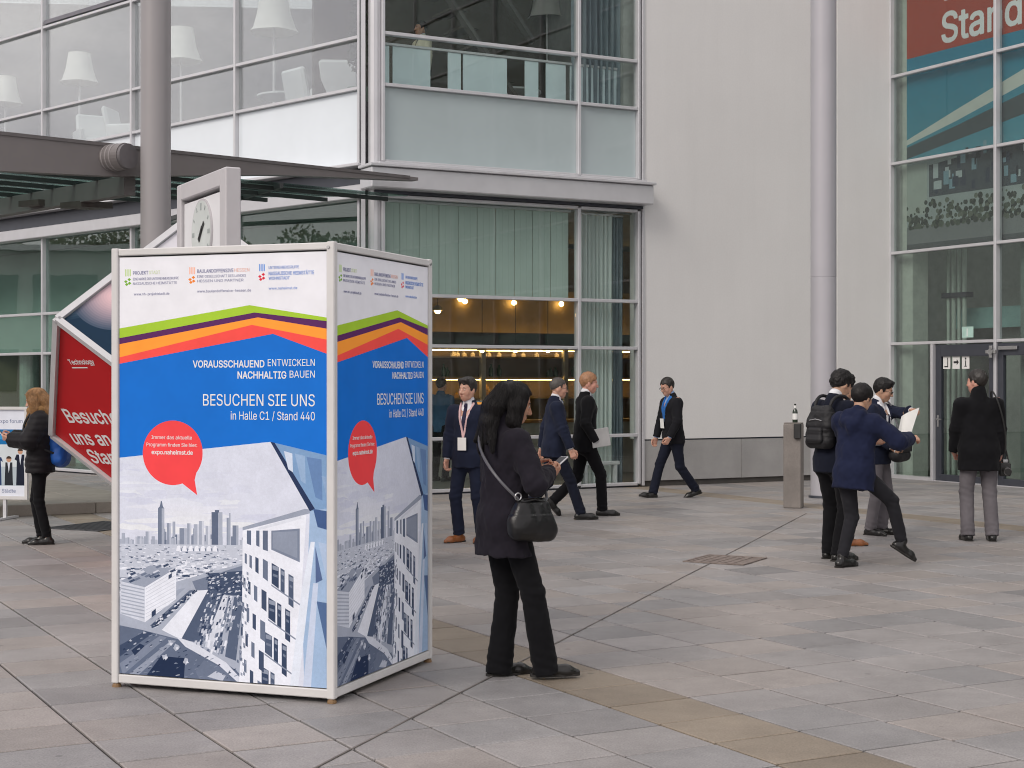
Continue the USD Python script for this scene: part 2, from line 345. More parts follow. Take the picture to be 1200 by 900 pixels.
for k in range(6): part(pav, 'inner_column', LFT.put(tube([[2.2 + 2.3 * k, -2.0, .013], [2.2 + 2.3 * k, -2.0, 4.39]], .2, 16)), mat('inner_column_pale', (.42, .46, .40), .6))
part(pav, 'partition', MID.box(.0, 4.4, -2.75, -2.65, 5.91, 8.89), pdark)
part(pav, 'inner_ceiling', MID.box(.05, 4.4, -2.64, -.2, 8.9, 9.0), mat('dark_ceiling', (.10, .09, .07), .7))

# ---------------------------------------------------------------- rendered wall
render_m = surface('wall_render', (.71, .705, .695), .9, [('noise', (.4, .4, .4), .3, .7, .965, 1.03), ('noise', (4, 4, .3), .3, .72, .985, 1.01), ('noise', (45, 45, 45), .3, .7, .975, 1.025), ('noise', (1.1, 1.1, .10), .56, .75, 1.0, .965)], bump=(.15, 60), spec=.2)
wall = thing('hall_wall', 'tall blank pale grey rendered wall with stone panels at its foot', 'wall', MID.P(4.6, 0, 0))
part(wall, 'render', MID.box(4.60, 8.52, -.4, .03, .76, 11), render_m)
part(wall, 'render', MID.box(8.55, 9.74, -.4, .045, .76, 11), render_m)
part(wall, 'vertical_joint', MID.box(8.515, 8.555, -.4, -.01, .76, 11), alu_dark)
part(wall, 'edge_trim', MID.box(4.555, 4.598, -.1, .05, .02, 11, .004), alu)
dado = mat('dado_stone', (.34, .335, .33), .7, 0, .12, 1.6, .2, 120, fine=.08)
ts = [4.60, 6.53, 8.48, 9.74]
for i in range(3): part(wall, 'dado_panel', MID.box(ts[i] + .004, ts[i + 1] - .004, -.3, .02, .09, .735, .005), dado)
part(wall, 'dado_cap', MID.box(4.60, 9.74, -.3, .012, .737, .757), alu_dark)
part(wall, 'base_gap', MID.box(4.60, 9.74, -.3, -.012, -.01, .088), mat('base_shadow_gap', (.07, .065, .06), .9))

# ---------------------------------------------------------------- entrance hall on the right
hall = thing('entrance_hall', 'glazed entrance hall with doors on the right of the square', 'building', (*C2, 0))
TR = [.04] + [2.53 + 2.48 * k for k in range(14)]
ZR = [2.35, 3.94, 5.51, 7.04, 8.6, 10.2, 11.8, 13.4]
frames(hall, RGT, TR, ZR, alu, w=.06, dep=.05, z0=.0)
glaze(hall, RGT, TR, ZR, gl_r)
# ground row: side light + door leaf per bay
def leaf(b, F, t0, t1, z1, handle_t):
    d = part(b, 'door', cat([F.box(t0, t0 + .12, -.06, .02, .01, z1, .004), F.box(t1 - .12, t1, -.06, .02, .01, z1, .004), F.box(t0 + .121, t1 - .121, -.06, .02, z1 - .2, z1, .004), F.box(t0 + .121, t1 - .121, -.06, .02, .01, .12, .004)]), alu_dark)
    part(d, 'door_glass', F.box(t0 + .115, t1 - .115, -.025, -.013, .115, z1 - .195), gl_r)
    s = 1 if handle_t < (t0 + t1) / 2 else -1
    part(d, 'handle', cat([F.box(handle_t - .02, handle_t + .02, .021, .03, .92, 1.12, .003), F.put(tube([[handle_t, .03, 1.05], [handle_t, .075, 1.05], [handle_t + s * .13, .075, 1.05]], .011, 8))]), mat('steel', (.5, .5, .5), .25, 1.0))
    return d
for i in range(len(TR) - 1):
    t0, t1 = TR[i] + .034, TR[i + 1] - .034
    if i == 0:
        part(hall, 'window_pane', RGT.box(t0, 1.09, -.045, -.033, .06, 2.32), gl_r)
        part(hall, 'transom', RGT.box(t0, 1.09, -.09, .08, .0, .055), alu)
        part(hall, 'mullion', RGT.box(1.092, 1.15, -.09, .085, .0, 2.32, .005), alu)
        d0 = leaf(hall, RGT, 1.155, t1, 2.31, 1.215)
    elif i < 4:
        leaf(hall, RGT, t0, (t0 + t1) / 2 - .003, 2.31, (t0 + t1) / 2 - .06); leaf(hall, RGT, (t0 + t1) / 2 + .003, t1, 2.31, (t0 + t1) / 2 + .06)
    else:
        part(hall, 'window_pane', RGT.box(t0, t1, -.045, -.033, .06, 2.32), gl_r); part(hall, 'transom', RGT.box(t0, t1, -.09, .08, .0, .055), alu)
stl = MATS['steel']
for z in (2.17, .22):  # star-shaped glass fittings on the mullion between the doors
    part(hall, 'glass_fitting', cat([RGT.put(T3(trimesh.creation.cylinder(.05, .05, sections=12), [[1, 0, 0], [0, 0, 1], [0, -1, 0]], (2.53, .13, z)))] +
        [RGT.box(2.53 + a - .03, 2.53 + a + .03, .11, .15, z + b - .03, z + b + .03, .008) for a, b in ((.08, .0), (-.08, 0), (0, .07), (0, -.07))]), stl)
part(hall, 'door_closer', RGT.box(2.62, 3.02, .022, .07, 2.20, 2.26, .006), stl)
part(hall, 'door_sill', RGT.box(.04, 12, -.1, .06, -.01, .012), alu)
# inside
IH = [RGT.P(0, -.2, 0)[:2], RGT.P(34.5, -.2, 0)[:2], RGT.P(34.5, -9, 0)[:2], RGT.P(0, -9, 0)[:2]]
part(hall, 'inner_floor', prism(IH, -.011, .012), fl_in)
roof_gl = glass('roof_glass', (.80, .84, .83), .04)
part(hall, 'glass_roof', prism([RGT.P(-.2, .25, 0)[:2], RGT.P(35, .25, 0)[:2], RGT.P(35, -9.3, 0)[:2], RGT.P(-.2, -9.3, 0)[:2]], 13.45, 13.48), roof_gl)
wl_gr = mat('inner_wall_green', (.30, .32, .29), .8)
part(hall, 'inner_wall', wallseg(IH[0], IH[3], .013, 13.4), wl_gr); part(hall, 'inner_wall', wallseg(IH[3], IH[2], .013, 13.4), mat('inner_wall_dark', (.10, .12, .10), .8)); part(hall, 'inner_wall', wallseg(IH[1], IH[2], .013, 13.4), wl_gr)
part(hall, 'inner_column', RGT.box(.08, .36, -.55, -.2, .013, 13.4), mat('inner_column_paint', (.46, .49, .43), .7))
part(hall, 'inner_wall', RGT.box(1.1, 2.5, -1.6, -1.5, .013, 3.3), wl_gr)
part(hall, 'gallery_edge', RGT.box(.36, 34, -1.3, -1.2, 2.62, 2.98), mat('gallery_band', (.24, .40, .38), .5))
part(hall, 'gallery_floor', RGT.box(.36, 34, -9, -1.31, 2.7, 2.9), wl_gr)
for k in range(4):
    part(hall, 'pipe', RGT.put(tube([[.55 + .13 * k, -.85, .013], [.55 + .13 * k, -.85, 4.0]], .03 + .008 * (k % 2), 10)), mat('pipe_paint', (.42, .48, .42), .5))
part(hall, 'pipe_bracket', RGT.box(.45, 1.05, -.95, -.78, 3.15, 3.24), alu_dark)
for t in (2.75, 5.2, 7.7, 10.2): part(hall, 'inner_post', RGT.box(t, t + .22, -.6, -.3, .013, 13.4), mat('inner_post_paint', (.13, .17, .15), .6))
# paper notices stuck on the door glass
ppr = mat('paper', (.78, .78, .76), .8, 0, .03); ink = mat('black_ink', (.02, .02, .02), .6)
for k, (a, icon) in enumerate(((1.30, 0), (1.52, 1), (1.74, 2))):
    lab = ('white paper notice nearest the handle on the entrance door', 'middle white paper notice with black arrow on the entrance door', 'rightmost of the three white paper notices on the entrance door')[k]
    nt = thing('door_notice', lab, 'notice', RGT.P(a, -.01, 1.92))
    part(nt, 'sheet', RGT.box(a, a + .17, -.0125, -.011, 1.90, 2.13), ppr)
    if icon == 0: part(nt, 'print', cat([RGT.box(a + .10, a + .12, -.0108, -.0098, 1.95, 2.09), RGT.box(a + .03, a + .12, -.0108, -.0098, 1.93, 1.949)]), ink)
    if icon == 1: part(nt, 'print', cat([RGT.box(a + .03, a + .10, -.0108, -.0098, 1.995, 2.03), RGT.put(T3(trimesh.creation.extrude_polygon(Polygon([(0, -.05), (.05, 0), (0, .05)]), .001, engine='earcut'), [[1, 0, 0], [0, 0, 1], [0, 1, 0]], (a + .1005, -.0108, 2.0125)))]), ink)
    if icon == 2: part(nt, 'print', cat([RGT.box(a + .075, a + .095, -.0108, -.0098, 1.95, 2.04), RGT.box(a + .07, a + .10, -.0108, -.0098, 2.055, 2.085), RGT.box(a + .055, a + .115, -.0108, -.0098, 1.935, 1.949)]), ink)
st = thing('window_sticker', 'pale green sticker low in the pane above the entrance door', 'sticker', RGT.P(1.75, 0, 2.45))
part(st, 'sheet', RGT.box(1.72, 1.98, -.0315, -.0305, 2.42, 2.60), mat('pale_green_film', (.42, .62, .55), .4))
part(st, 'print', RGT.box(1.83, 1.85, -.0303, -.0295, 2.44, 2.57), ppr)

# ---------------------------------------------------------------- round columns
colm = mat('column_paint', (.30, .285, .29), .45, .1, .04, 1); colv = mat('column_paint_lilac', (.42, .41, .44), .45, .1, .04, 1)
def column(u, d, r, label, colm=colm):
    c = at(u, d); t = thing('round_column', label, 'column', (c[0], c[1], 0), group='tall round steel columns')
    part(t, 'shaft', lathe([(r, .02), (r, 3.2), (r - .004, 3.202), (r - .004, 3.21), (r, 3.212), (r, 11.5), (0, 11.5)], 40), colm, smooth=35, local=True)
    part(t, 'foot_ring', lathe([(r + .03, 0), (r + .03, .03), (r + .001, .035)], 40), alu_dark, smooth=35, local=True)
column(182.5, 19.4, .184, 'tall grey round steel column rising behind the clock and the big advertising column')
column(965, 23.0, .186, 'tall grey round steel column in front of the blank rendered wall', colv)

# ---------------------------------------------------------------- glass canopy
brown = mat('canopy_steel', (.175, .16, .158), .5, .15, .06, 2)
can = thing('glass_canopy', 'glass canopy with tapering brown steel edge beam fixed to the left facade', 'canopy', (*at(120, 19.5)[:2], 0))
def fx(u): return np.array([*(at(u, 1850 * 2.945 / (292 - .108 * u))[:2])])
U = np.array([-170, 0, 130, 200, 320, 490.]); zb = np.array([4.10, 4.18, 4.24, 4.315, 4.46, 4.59]); zt = 4.635
pv = []
fdir = fx(490) - fx(0); fdir /= np.linalg.norm(fdir); fn = np.array([fdir[1], -fdir[0]])
for u, z in zip(U, zb):
    for off in (0., -.16):
        p = fx(u) + fn * off; pv += [[*p, z], [*p, zt - (.012 if off else 0)]]
q = []
for i in range(len(U) - 1):
    a, b = 4 * i, 4 * i + 4
    q += [[a, b, b + 1, a + 1], [a + 2, a + 3, b + 3, b + 2], [a + 1, b + 1, b + 3, a + 3], [a, a + 2, b + 2, b]]
q += [[0, 1, 3, 2], [len(pv) - 4, len(pv) - 2, len(pv) - 1, len(pv) - 3]]
eb = trimesh.Trimesh(np.array(pv), np.vstack([np.array(q)[:, [0, 1, 2]], np.array(q)[:, [0, 2, 3]]]), process=False); eb.fix_normals()
part(can, 'edge_beam', eb, brown)
CF = Frame(fx(0), fdir, -fn)   # n runs back towards the facade
part(can, 'beam_trim', cat([CF.box(-2.4, 6.1, -.012, -.002, zt - .03, zt + .012)]), mat('canopy_trim', (.12, .11, .11), .5))
# hub: short pipe with cap
h = at(149, 19.45); hz = 1.69 + (447 - 183) / 1850 * 19.45
ax = np.array([.83, -.55, 0]); 
part(can, 'pipe_hub', tube([h + ax * -.34 + [0, 0, hz], h + ax * -.02 + [0, 0, hz]], .165, 28), brown)
part(can, 'pipe_cap', tube([h + ax * -.018 + [0, 0, hz], h + ax * .03 + [0, 0, hz]], .155, 28), mat('cap_grey', (.16, .15, .155), .5, .2))
for k in range(3): part(can, 'pipe_ring', tube([h + ax * (-.3 + .07 * k) + [0, 0, hz], h + ax * (-.28 + .07 * k) + [0, 0, hz]], .169, 28), mat('ring_grey', (.27, .25, .25), .4))
# rafter and purlins, glass
ra, rb = np.array([*at(152, 20.0)[:2], 4.17]), np.array([*at(-160, 26.5)[:2], 4.20])
part(can, 'rafter', bar(ra, rb, .16, .24), brown)
part(can, 'rafter', bar([*fx(330), 4.33], [*LFT.P(5.4, .3, 0)[:2], 4.36], .05, .07), mat('purlin_dark', (.035, .04, .04), .5))
for k in range(8):
    n = .25 + .62 * k
    part(can, 'purlin', CF.box(-2.4 , 5.9 - .62 * k, n, n + .05, 4.29, 4.345), MATS['purlin_dark'])
can_gl = glass('canopy_glass', (.62, .74, .71), .05)
s = [CF.P(-2.4, .02, 0)[:2]] 
for i in range(6):
    n0, n1 = .02 + .85 * i, .02 + .85 * (i + 1) - .012
    part(can, 'glass_pane', prism([CF.P(-2.4, n0, 0)[:2], CF.P(6.1 - n0 * 1.0, n0, 0)[:2], CF.P(6.1 - n1 * 1.0, n1, 0)[:2], CF.P(-2.4, n1, 0)[:2]], 4.352, 4.366), can_gl)
for u, d, zz in ((48, 21.6, 4.12), (98, 20.9, 4.02)):
    c = at(u, d); part(can, 'bracket', prism([(c[0] - .34, c[1] + .1), (c[0], c[1] - .12), (c[0] + .36, c[1] + .1), (c[0], c[1] + .3)], zz - .03, zz + .05), mat('bracket_brown', (.07, .055, .05), .5))
    part(can, 'bracket_rod', tube([[c[0], c[1], zz + .03], [c[0] + .1, c[1] + .2, 4.3]], .02, 8), MATS['bracket_brown'])
# ---------------------------------------------------------------- flat print: coloured shapes laid side by side in one sheet
prn = mat('print_film', (.5, .5, .5), .5, 0, .05, 5, attr='tone', spec=.16)
white_v = mat('white_vinyl', (.78, .78, .78), .5, 0, .02)
def lin(c): 
    c = np.asarray(c, float) / 255; return np.where(c < .04045, c / 12.92, ((c + .055) / 1.055) ** 2.4)
IDX = []
def flat_print(shapes, clip):
    """shapes from bottom to top [(polygon, sRGB)]; later ones cut earlier ones. Returns (v2, f, colours)"""
    polys = [p.buffer(0).intersection(clip) for p, _ in shapes]; tree = STRtree(polys)
    V, F, C, n = [], [], [], 0; IDX.clear()
    for i, p in enumerate(polys):
        above = [polys[j] for j in tree.query(p) if j > i]
        if above: p = p.difference(unary_union(above))
        for gm in getattr(p, 'geoms', [p]):
            if gm.geom_type != 'Polygon' or gm.area < 1e-6: continue
            v, f = trimesh.creation.triangulate_polygon(gm, engine='earcut')
            V.append(v); F.append(f + n); n += len(v); IDX.extend([i] * len(f))
            C.append(np.tile(lin(shapes[i][1]) * 1.0, (len(v), 1)))
    return np.vstack(V), np.vstack(F), np.vstack(C)
def lettering(lines):
    """[(text, x, y, cap height, width or None, bold, align)] -> flat mesh in xy"""
    ms = []
    for text, px, py, hgt, wid, bold, al in lines:
        m = text_mesh(text, hgt, .0006, bold); w = m.bounds[1][0] - m.bounds[0][0]
        m.apply_translation([-m.bounds[0][0], 0, 0]); sx = (wid / w) if wid else 1.
        m.apply_scale([sx, 1, 1]); w *= sx
        m.apply_translation([px - (w if al == 'r' else w / 2 if al == 'c' else 0), py, 0]); ms.append(m)
    return cat(ms)

# ---------------------------------------------------------------- the big advertising column
KF, KL, KR = ground_pt(391, 825), ground_pt(131, 805), ground_pt(501, 775)
KWA, KWB, KH = 1.361, 1.33, 2.425
kd = (KL - KF)[:2]; kd /= np.linalg.norm(kd); ke = np.array([kd[1], -kd[0]])
if ke @ (KR - KF)[:2] < 0: ke = -ke
kio = thing('advertising_column', 'large square advertising column with white frame and blue printed panels', 'advertising column', (*KF[:2], 0))
frm = mat('white_frame', (.64, .63, .62), .38, .1, .05, 6)
K0 = KF[:2] + kd * KWA
FA = Frame(K0, -kd, -ke)             # left face, t from its left edge to the front corner
FB = Frame(KF[:2], ke, -kd)          # right face, t from the front corner
FC = Frame(KF[:2] + ke * KWB, kd, ke); FD = Frame(K0 + ke * KWB, -ke, kd)
G0 = .022
for F, KW in ((FA, KWA), (FB, KWB), (FC, KWA), (FD, KWB)):
    part(kio, 'post', F.box(-.002, .040, -.042, .004, G0, KH, .005), frm)
    part(kio, 'rail', F.box(.041, KW - .005, -.04, .0, G0 + .003, G0 + .050, .005), frm)
    part(kio, 'rail', F.box(.041, KW - .005, -.04, .0, KH - .042, KH - .004, .005), frm)
    part(kio, 'panel', F.box(.045, KW - .045, -.03, -.010, G0 + .056, KH - .051), white_v)
    part(kio, 'screw', F.put(T3(trimesh.creation.cylinder(.009, .008, sections=8), [[1, 0, 0], [0, 0, 1], [0, -1, 0]], (KW - .03, .004, KH - .03))), MATS['steel'])
part(kio, 'roof_sheet', prism([F.P(.02, -.02, 0)[:2] for F in (FA, FB, FC, FD)], KH - .02, KH - .008), white_v)
for F in (FA, FB, FC, FD):
    part(kio, 'foot', F.put(lathe([(0, 0), (.026, 0), (.024, .012), (.016, .022)], 10, (.02, -.02, 0))), mat('wooden_foot', (.22, .13, .06), .6))

# its print: u,v are picture positions on the left face, turned into metres on the panel
PW, PH = KWA - .09, KH - .107 - G0
def K(u, v):
    xs = (u - 136.) / (382. - 136.); w = xs * 8.735 / ((1 - xs) * 8.27 + xs * 8.735)
    top, bot = 293.5 + (288 - 293.5) * xs, 804 + (817 - 804) * xs
    return (w * PW, PH * (1 - (v - top) / (bot - top)))
def KP(pts): return Polygon([K(*p) for p in pts])
sh = [(sbox(0, 0, PW, PH), (236, 237, 243))]
def add(pts, c): sh.append((KP(pts), c))
B = 850
add([(130, 381.5), (290, 352.7), (390, 369.5), (390, B), (130, B)], (166, 205, 57))
add([(130, 393.5), (296, 361.7), (390, 373.5), (390, B), (130, B)], (92, 42, 96))
add([(130, 401), (300, 367.7), (390, 383), (390, B), (130, B)], (255, 160, 60))
add([(130, 417.5), (293, 376.7), (390, 396.5), (390, B), (130, B)], (247, 84, 78))
add([(130, 425), (318, 387.7), (390, 415), (390, B), (130, B)], (20, 112, 208))
PH0 = len(sh)
add([(130, 540), (315, 519), (390, 537), (390, B), (130, B)], (214, 219, 234))      # sky of the printed picture
r2 = np.random.default_rng(5)
def blob(cx, cy, rx, ry, c, n=14):
    an = np.arange(n) / n * 2 * np.pi; r = 1 + .35 * r2.normal(size=n).clip(-1, 1)
    add([(cx + rx * r[k] * math.cos(an[k]), cy + ry * r[k] * math.sin(an[k])) for k in range(n)], c)
for k in range(26):
    c = int(r2.integers(-9, 14)); blob(r2.uniform(137, 310), r2.uniform(545, 612), r2.uniform(8, 34), r2.uniform(1.5, 5.5), (214 + c, 219 + c, 234 + c // 2))
for k in range(8): blob(r2.uniform(140, 300), 600 + 4 * k, r2.uniform(20, 60), 4, (222 + k, 226 + k, 238))
def tower(x0, x1, y0, y1, c, lit=None):
    add([(x0, y0), (x1, y0), (x1, y1), (x0, y1)], c)
    if lit: add([(x0 + (x1 - x0) * .6, y0), (x1, y0), (x1, y1), (x0 + (x1 - x0) * .6, y1)], lit)
HB = 645
def tone(t): t = float(np.clip(t, 0, 1)); return tuple(np.array([26, 42, 72]) * (1 - t) ** 1.15 + np.array([238, 242, 252]) * (1 - (1 - t) ** 1.15))
for k in range(70):
    x0 = r2.uniform(136, 292); w = r2.uniform(2, 8); tower(x0, x0 + w, HB - 3 - r2.gamma(2, 2.6), HB + 2, tone(r2.uniform(.32, .7)), tone(r2.uniform(.5, .85)))
for x0, x1, y0, t in ((192, 197, 619, .5), (207, 216, 625, .45), (216, 221, 619, .55), (224, 231, 620, .6), (230, 236, 616, .6), (243, 244, 614, .6), (263, 267, 612, .5), (266, 268, 606, .55), (270, 277, 621, .4), (238, 243, 622, .65)):
    tower(x0, x1, y0, HB + 1, tone(t), tone(t + .2))
tower(181.5, 189, 601, HB + 2, tone(.38), tone(.62)); add([(181.5, 601), (183.5, 599), (185, 592), (186, 592), (187.5, 599), (189, 601)], tone(.34))
tower(245, 258, 605, HB + 2, tone(.28), tone(.62)); tower(249, 254, 602.5, 605.5, tone(.3))
# quarters of roofs and streets in the middle distance
add([(130, HB), (292, HB), (290, 700), (130, 712)], tone(.74))
for k in range(1100):
    f_ = r2.random() ** .8; y = HB + 1 + f_ * 62; s_ = .5 + 1.5 * f_; x0 = r2.uniform(134, 292 - 10 * f_); w, hgt = r2.uniform(1.5, 6.5) * s_, r2.uniform(.5, 1.9) * s_
    add([(x0, y), (x0 + w, y - r2.uniform(-.6, .8)), (x0 + w + r2.uniform(-1, 1), y + hgt), (x0 + r2.uniform(-1, 1), y + hgt)], tone(r2.choice([r2.uniform(.12, .45), r2.uniform(.6, 1.0), r2.uniform(.8, 1.0)])))
for k in range(7): # row of little vaults
    cx = 206 + k * 7.2; add([(cx - 3, 653), (cx - 2, 647.5), (cx + .5, 646), (cx + 2.6, 648), (cx + 3.4, 653)], tone(.95)); add([(cx + 2.7, 653), (cx + 2, 648.4), (cx + 3.7, 650), (cx + 4, 653)], tone(.4))
# rail yard running away
add([(130, 712), (205, 690), (292, 664), (286, 830), (130, 830)], tone(.62))
for p, t in (([(222, 690), (287, 668), (284, 708), (228, 704)], .38), ([(241, 680), (283, 676), (282, 706), (240, 705)], .16), ([(228, 701), (241, 700), (210, 762), (186, 750)], .93), ([(241, 700), (261, 704), (235, 766), (209, 761)], .22), ([(259, 706), (270, 707), (252, 778), (236, 768)], .82), ([(272, 708), (283, 708), (274, 786), (261, 781)], .25), ([(265, 707), (267, 707), (254, 779), (250, 777)], .4), ([(219, 701), (224, 700), (178, 747), (172, 745)], .3), ([(205, 700), (214, 698), (174, 738), (168, 736)], .55)): add(p, tone(t))
for k in range(150):
    t_ = r2.random(); x0 = 224 - 50 * t_ + r2.normal() * 2; y = 701 + 45 * t_; add([(x0, y), (x0 + 2 + 2 * t_, y - 1.4), (x0 + 2.4 + 2 * t_, y + .4), (x0, y + 1.6 + t_)], tone(r2.choice([.05, .15, .85])))
for k in range(170):
    t_ = r2.random(); x0 = r2.uniform(243, 282) - 24 * t_; y = 702 + 72 * t_; add([(x0, y), (x0 + 1.6 + 1.5 * t_, y - .5), (x0 + .4 + t_, y + 3 + 3 * t_), (x0 - 1.2, y + 3 + 3 * t_)], tone(r2.choice([.1, .3, .45, .75, .9])))
for k in range(120):
    x0, y = r2.uniform(238, 284), r2.uniform(678, 706); add([(x0, y), (x0 + r2.uniform(1, 4), y - .8), (x0 + r2.uniform(1, 4), y + 1), (x0 - .5, y + 1.4)], tone(r2.choice([.05, .2, .5, .8])))
# pale block on the left
add([(137, 691), (166, 698), (166, 741), (137, 731)], tone(.80)); add([(166, 698), (203, 674), (203, 712), (166, 741)], tone(.93)); add([(137, 691), (172, 671), (203, 674), (166, 698)], tone(.55))
for k in range(9):
    y = 697 + k * 4.3; add([(138, y - 2.2), (165.5, y + 3.4), (165.5, y + 5), (138, y - .6)], tone(.6)); add([(167, y + 3), (202, y - 19 + k * .3), (202, y - 18.3 + k * .3), (167, y + 3.8)], tone(.78))
for k in range(24):
    x0 = r2.uniform(145, 196); y = 692 - (x0 - 140) * .28 + r2.uniform(-9, 3); add([(x0, y), (x0 + 6, y - 3), (x0 + 8, y - 1), (x0 + 2, y + 2)], tone(r2.choice([.15, .35, .8])))
add([(174, 728), (179, 724), (179, 731), (174, 735)], tone(.1)); add([(194, 683), (198, 680), (198, 685), (194, 688)], tone(.15))
# dark foreground with roads
add([(130, 744), (161, 750), (206, 761), (246, 779), (272, 796), (292, 814), (292, 835), (130, 835)], tone(.30))
for p, t in (([(136, 770), (166, 752), (176, 754), (136, 784)], .14), ([(136, 792), (184, 757), (192, 759), (140, 806)], .42), ([(146, 806), (198, 762), (203, 763), (156, 808)], .52), ([(168, 806), (185, 782), (214, 784), (212, 812), (180, 812)], .02), ([(150, 776), (160, 767), (166, 770), (154, 782)], .05), ([(226, 800), (236, 786), (262, 796), (268, 812), (232, 812)], .34), ([(203, 758), (222, 764), (262, 788), (284, 812), (276, 812), (254, 792), (214, 770)], .84), ([(240, 806), (250, 799), (262, 804), (258, 811)], .72)): add(p, tone(t))
for k in range(120):
    x0, y = r2.uniform(138, 272), r2.uniform(752, 808)
    if y < 748 + (x0 - 165) * .42: continue
    add([(x0, y), (x0 + r2.uniform(1, 5), y - r2.uniform(.5, 2.5)), (x0 + r2.uniform(2, 5), y - r2.uniform(0, 1)), (x0 + .6, y + .8)], tone(r2.choice([.05, .12, .42, .5, .7])))
for cx, cy in ((215, 788), (203, 771), (190, 783), (196, 766)): blob(cx, cy, 3, 3.5, tone(.66)); blob(cx + 1, cy + 1, 1.6, 1.8, tone(.85))
# the tall white office front on the right, seen steeply
add([(282, 623), (352, 601), (358, 604), (352, 700), (336, 835), (276, 835), (281, 760)], tone(.95))
add([(282, 623), (356, 600), (364, 601), (364, 605), (282, 627)], tone(.55))
add([(300, 624), (352, 608), (352, 612), (300, 627)], tone(.88))
VX, VY = 273, 648
def pane(xa, xb, top_a, hgt, t):
    """window between columns xa, xb whose sides fall towards the street"""
    k = .62
    add([(xa, top_a), (xb, top_a + (xb - xa) * k), (xb, top_a + hgt + (xb - xa) * k * 1.25), (xa, top_a + hgt)], tone(t))
add([(316, 627), (350, 624), (350, 665), (316, 650)], tone(.42)); add([(318, 629), (347, 627), (347, 660), (318, 648)], tone(.5))
for a, b, y0, y1 in ((287, 292, 627, 643), (298, 302, 627, 645), (306, 312, 627, 650)): add([(a, y0), (b, y0), (b, y1 + 2), (a, y1)], tone(.3))
for r in range(4):
    y = 652 + r * 42
    for a, b, o, hh in ((316.5, 325, 14, 25), (327, 332, 20, 29), (336.5, 342.5, 27, 37)):
        sh_ = r * 5.0; aa, bb = a - sh_ * .8, b - sh_ * .8
        if r == 3 and a > 330: continue
        pane(aa, bb, y + o, hh, .12 if (r + int(a)) % 3 else .22); add([(aa + 1, y + o + 3), (bb - .6, y + o + 5), (bb - .6, y + o + 10), (aa + 1, y + o + 8)], tone(.5)); add([(aa + 1.4, y + o + 13), (bb - 1.4, y + o + 15), (bb - 1.4, y + o + 18), (aa + 1.4, y + o + 16)], tone(.36))
    if r < 3: add([(316 - r * 4, y + 40), (351 - r * 5, y + 64), (351 - r * 5, y + 66), (316 - r * 4, y + 42)], tone(.45))
for r in range(5):
    y = 661 + r * 37
    for a, b, k_, hh in ((306, 312, 1.0, 23), (297, 301, .93, 18), (290, 293, .86, 15), (284.5, 287, .8, 12)):
        yy = 628 + (y - 628) * k_; sh_ = r * 1.6; pane(a - sh_, b - sh_, yy, hh, .16 if (r + int(a)) % 2 else .34)
for k in range(46):
    y = r2.uniform(675, 815); x0 = r2.uniform(276, 290) - (y - 665) * .03; add([(x0, y), (x0 + 2.2, y + 1.4), (x0 + 2.2, y + 5), (x0, y + 3.6)], tone(r2.choice([.3, .5, .62])))
# blue glass of the neighbouring front at the right edge
add([(317, 519.5), (390, 537), (390, 640), (364, 602)], (126, 160, 200)); add([(315, 519), (320, 520), (368, 600), (362, 603)], (40, 55, 90))
add([(362, 603), (390, 598), (390, 835), (356, 835), (352, 700), (360, 660)], (158, 184, 216))
for a, b, y0, y1, c in ((331, 341, 530, 556, (206, 218, 236)), (344, 356, 533, 570, (150, 178, 212)), (358, 376, 537, 590, (104, 136, 182)), (366, 384, 600, 626, (66, 92, 140)), (372, 384, 640, 690, (172, 192, 220)), (360, 368, 605, 690, (84, 104, 146)), (370, 390, 712, 835, (82, 108, 150)), (376, 390, 560, 598, (140, 168, 204))):
    add([(a, y0), (b, y0 + 3), (b + 1, y1), (a + (y1 - y0) * .2, y1 - 4)], c)
add([(352, 700), (363, 640), (368, 640), (346, 835), (336, 835)], (222, 230, 243))
add([(366, 690), (372, 690), (362, 835), (352, 835)], (196, 208, 230))
PH1 = len(sh)
# speech balloon
an = np.linspace(0, 2 * np.pi, 60)
add([(199 + 35.5 * math.cos(a), 533 + 39.5 * math.sin(a)) for a in an], (243, 74, 78)); add([(210, 570), (228, 553), (225, 566), (228, 584.5)], (243, 74, 78))
# small coloured emblems in the head line
def emblem(cx, cy, c1, c2):
    for k in range(4): add([(cx - 3.5 + 1.9 * k, cy - 9 + .6 * (k % 2)), (cx - 2.2 + 1.9 * k, cy - 9.5), (cx - 2.2 + 1.9 * k, cy - 1), (cx - 3.5 + 1.9 * k, cy)], c1)
    for dx, dy in ((-2.5, 6), (1.5, 3.5), (1.8, 8), (-1.5, 9.5)): add([(cx + dx - 2.2, cy + dy), (cx + dx, cy + dy - 2), (cx + dx + 2.2, cy + dy), (cx + dx, cy + dy + 2)], c2)
emblem(146, 317, (196, 220, 160), (124, 178, 58)); emblem(222, 315, (248, 190, 170), (240, 136, 50)); emblem(305, 312, (120, 160, 226), (222, 48, 70))
pv2, pf2, pc2 = flat_print(sh, sbox(0, 0, PW, PH)); isph = np.array([PH0 <= i < PH1 for i in IDX])
phm = surface('photo_film', None, .5, [('noise', (9, 9, 9), .3, .7, .94, 1.05), ('noise', (60, 60, 60), .3, .7, .955, 1.045), ('noise', (210, 210, 210), .3, .7, .96, 1.04)], attr='tone', bump=(.02, 90), spec=.16)
def tl(u0, u1, v, hpx, text, bold, al='r'):
    x0, y = K(u0, v); x1, _ = K(u1, v); hgt = hpx / 216.
    return (text, x1 if al == 'r' else (x0 + x1) / 2 if al == 'c' else x0, y, hgt, x1 - x0, bold, al)
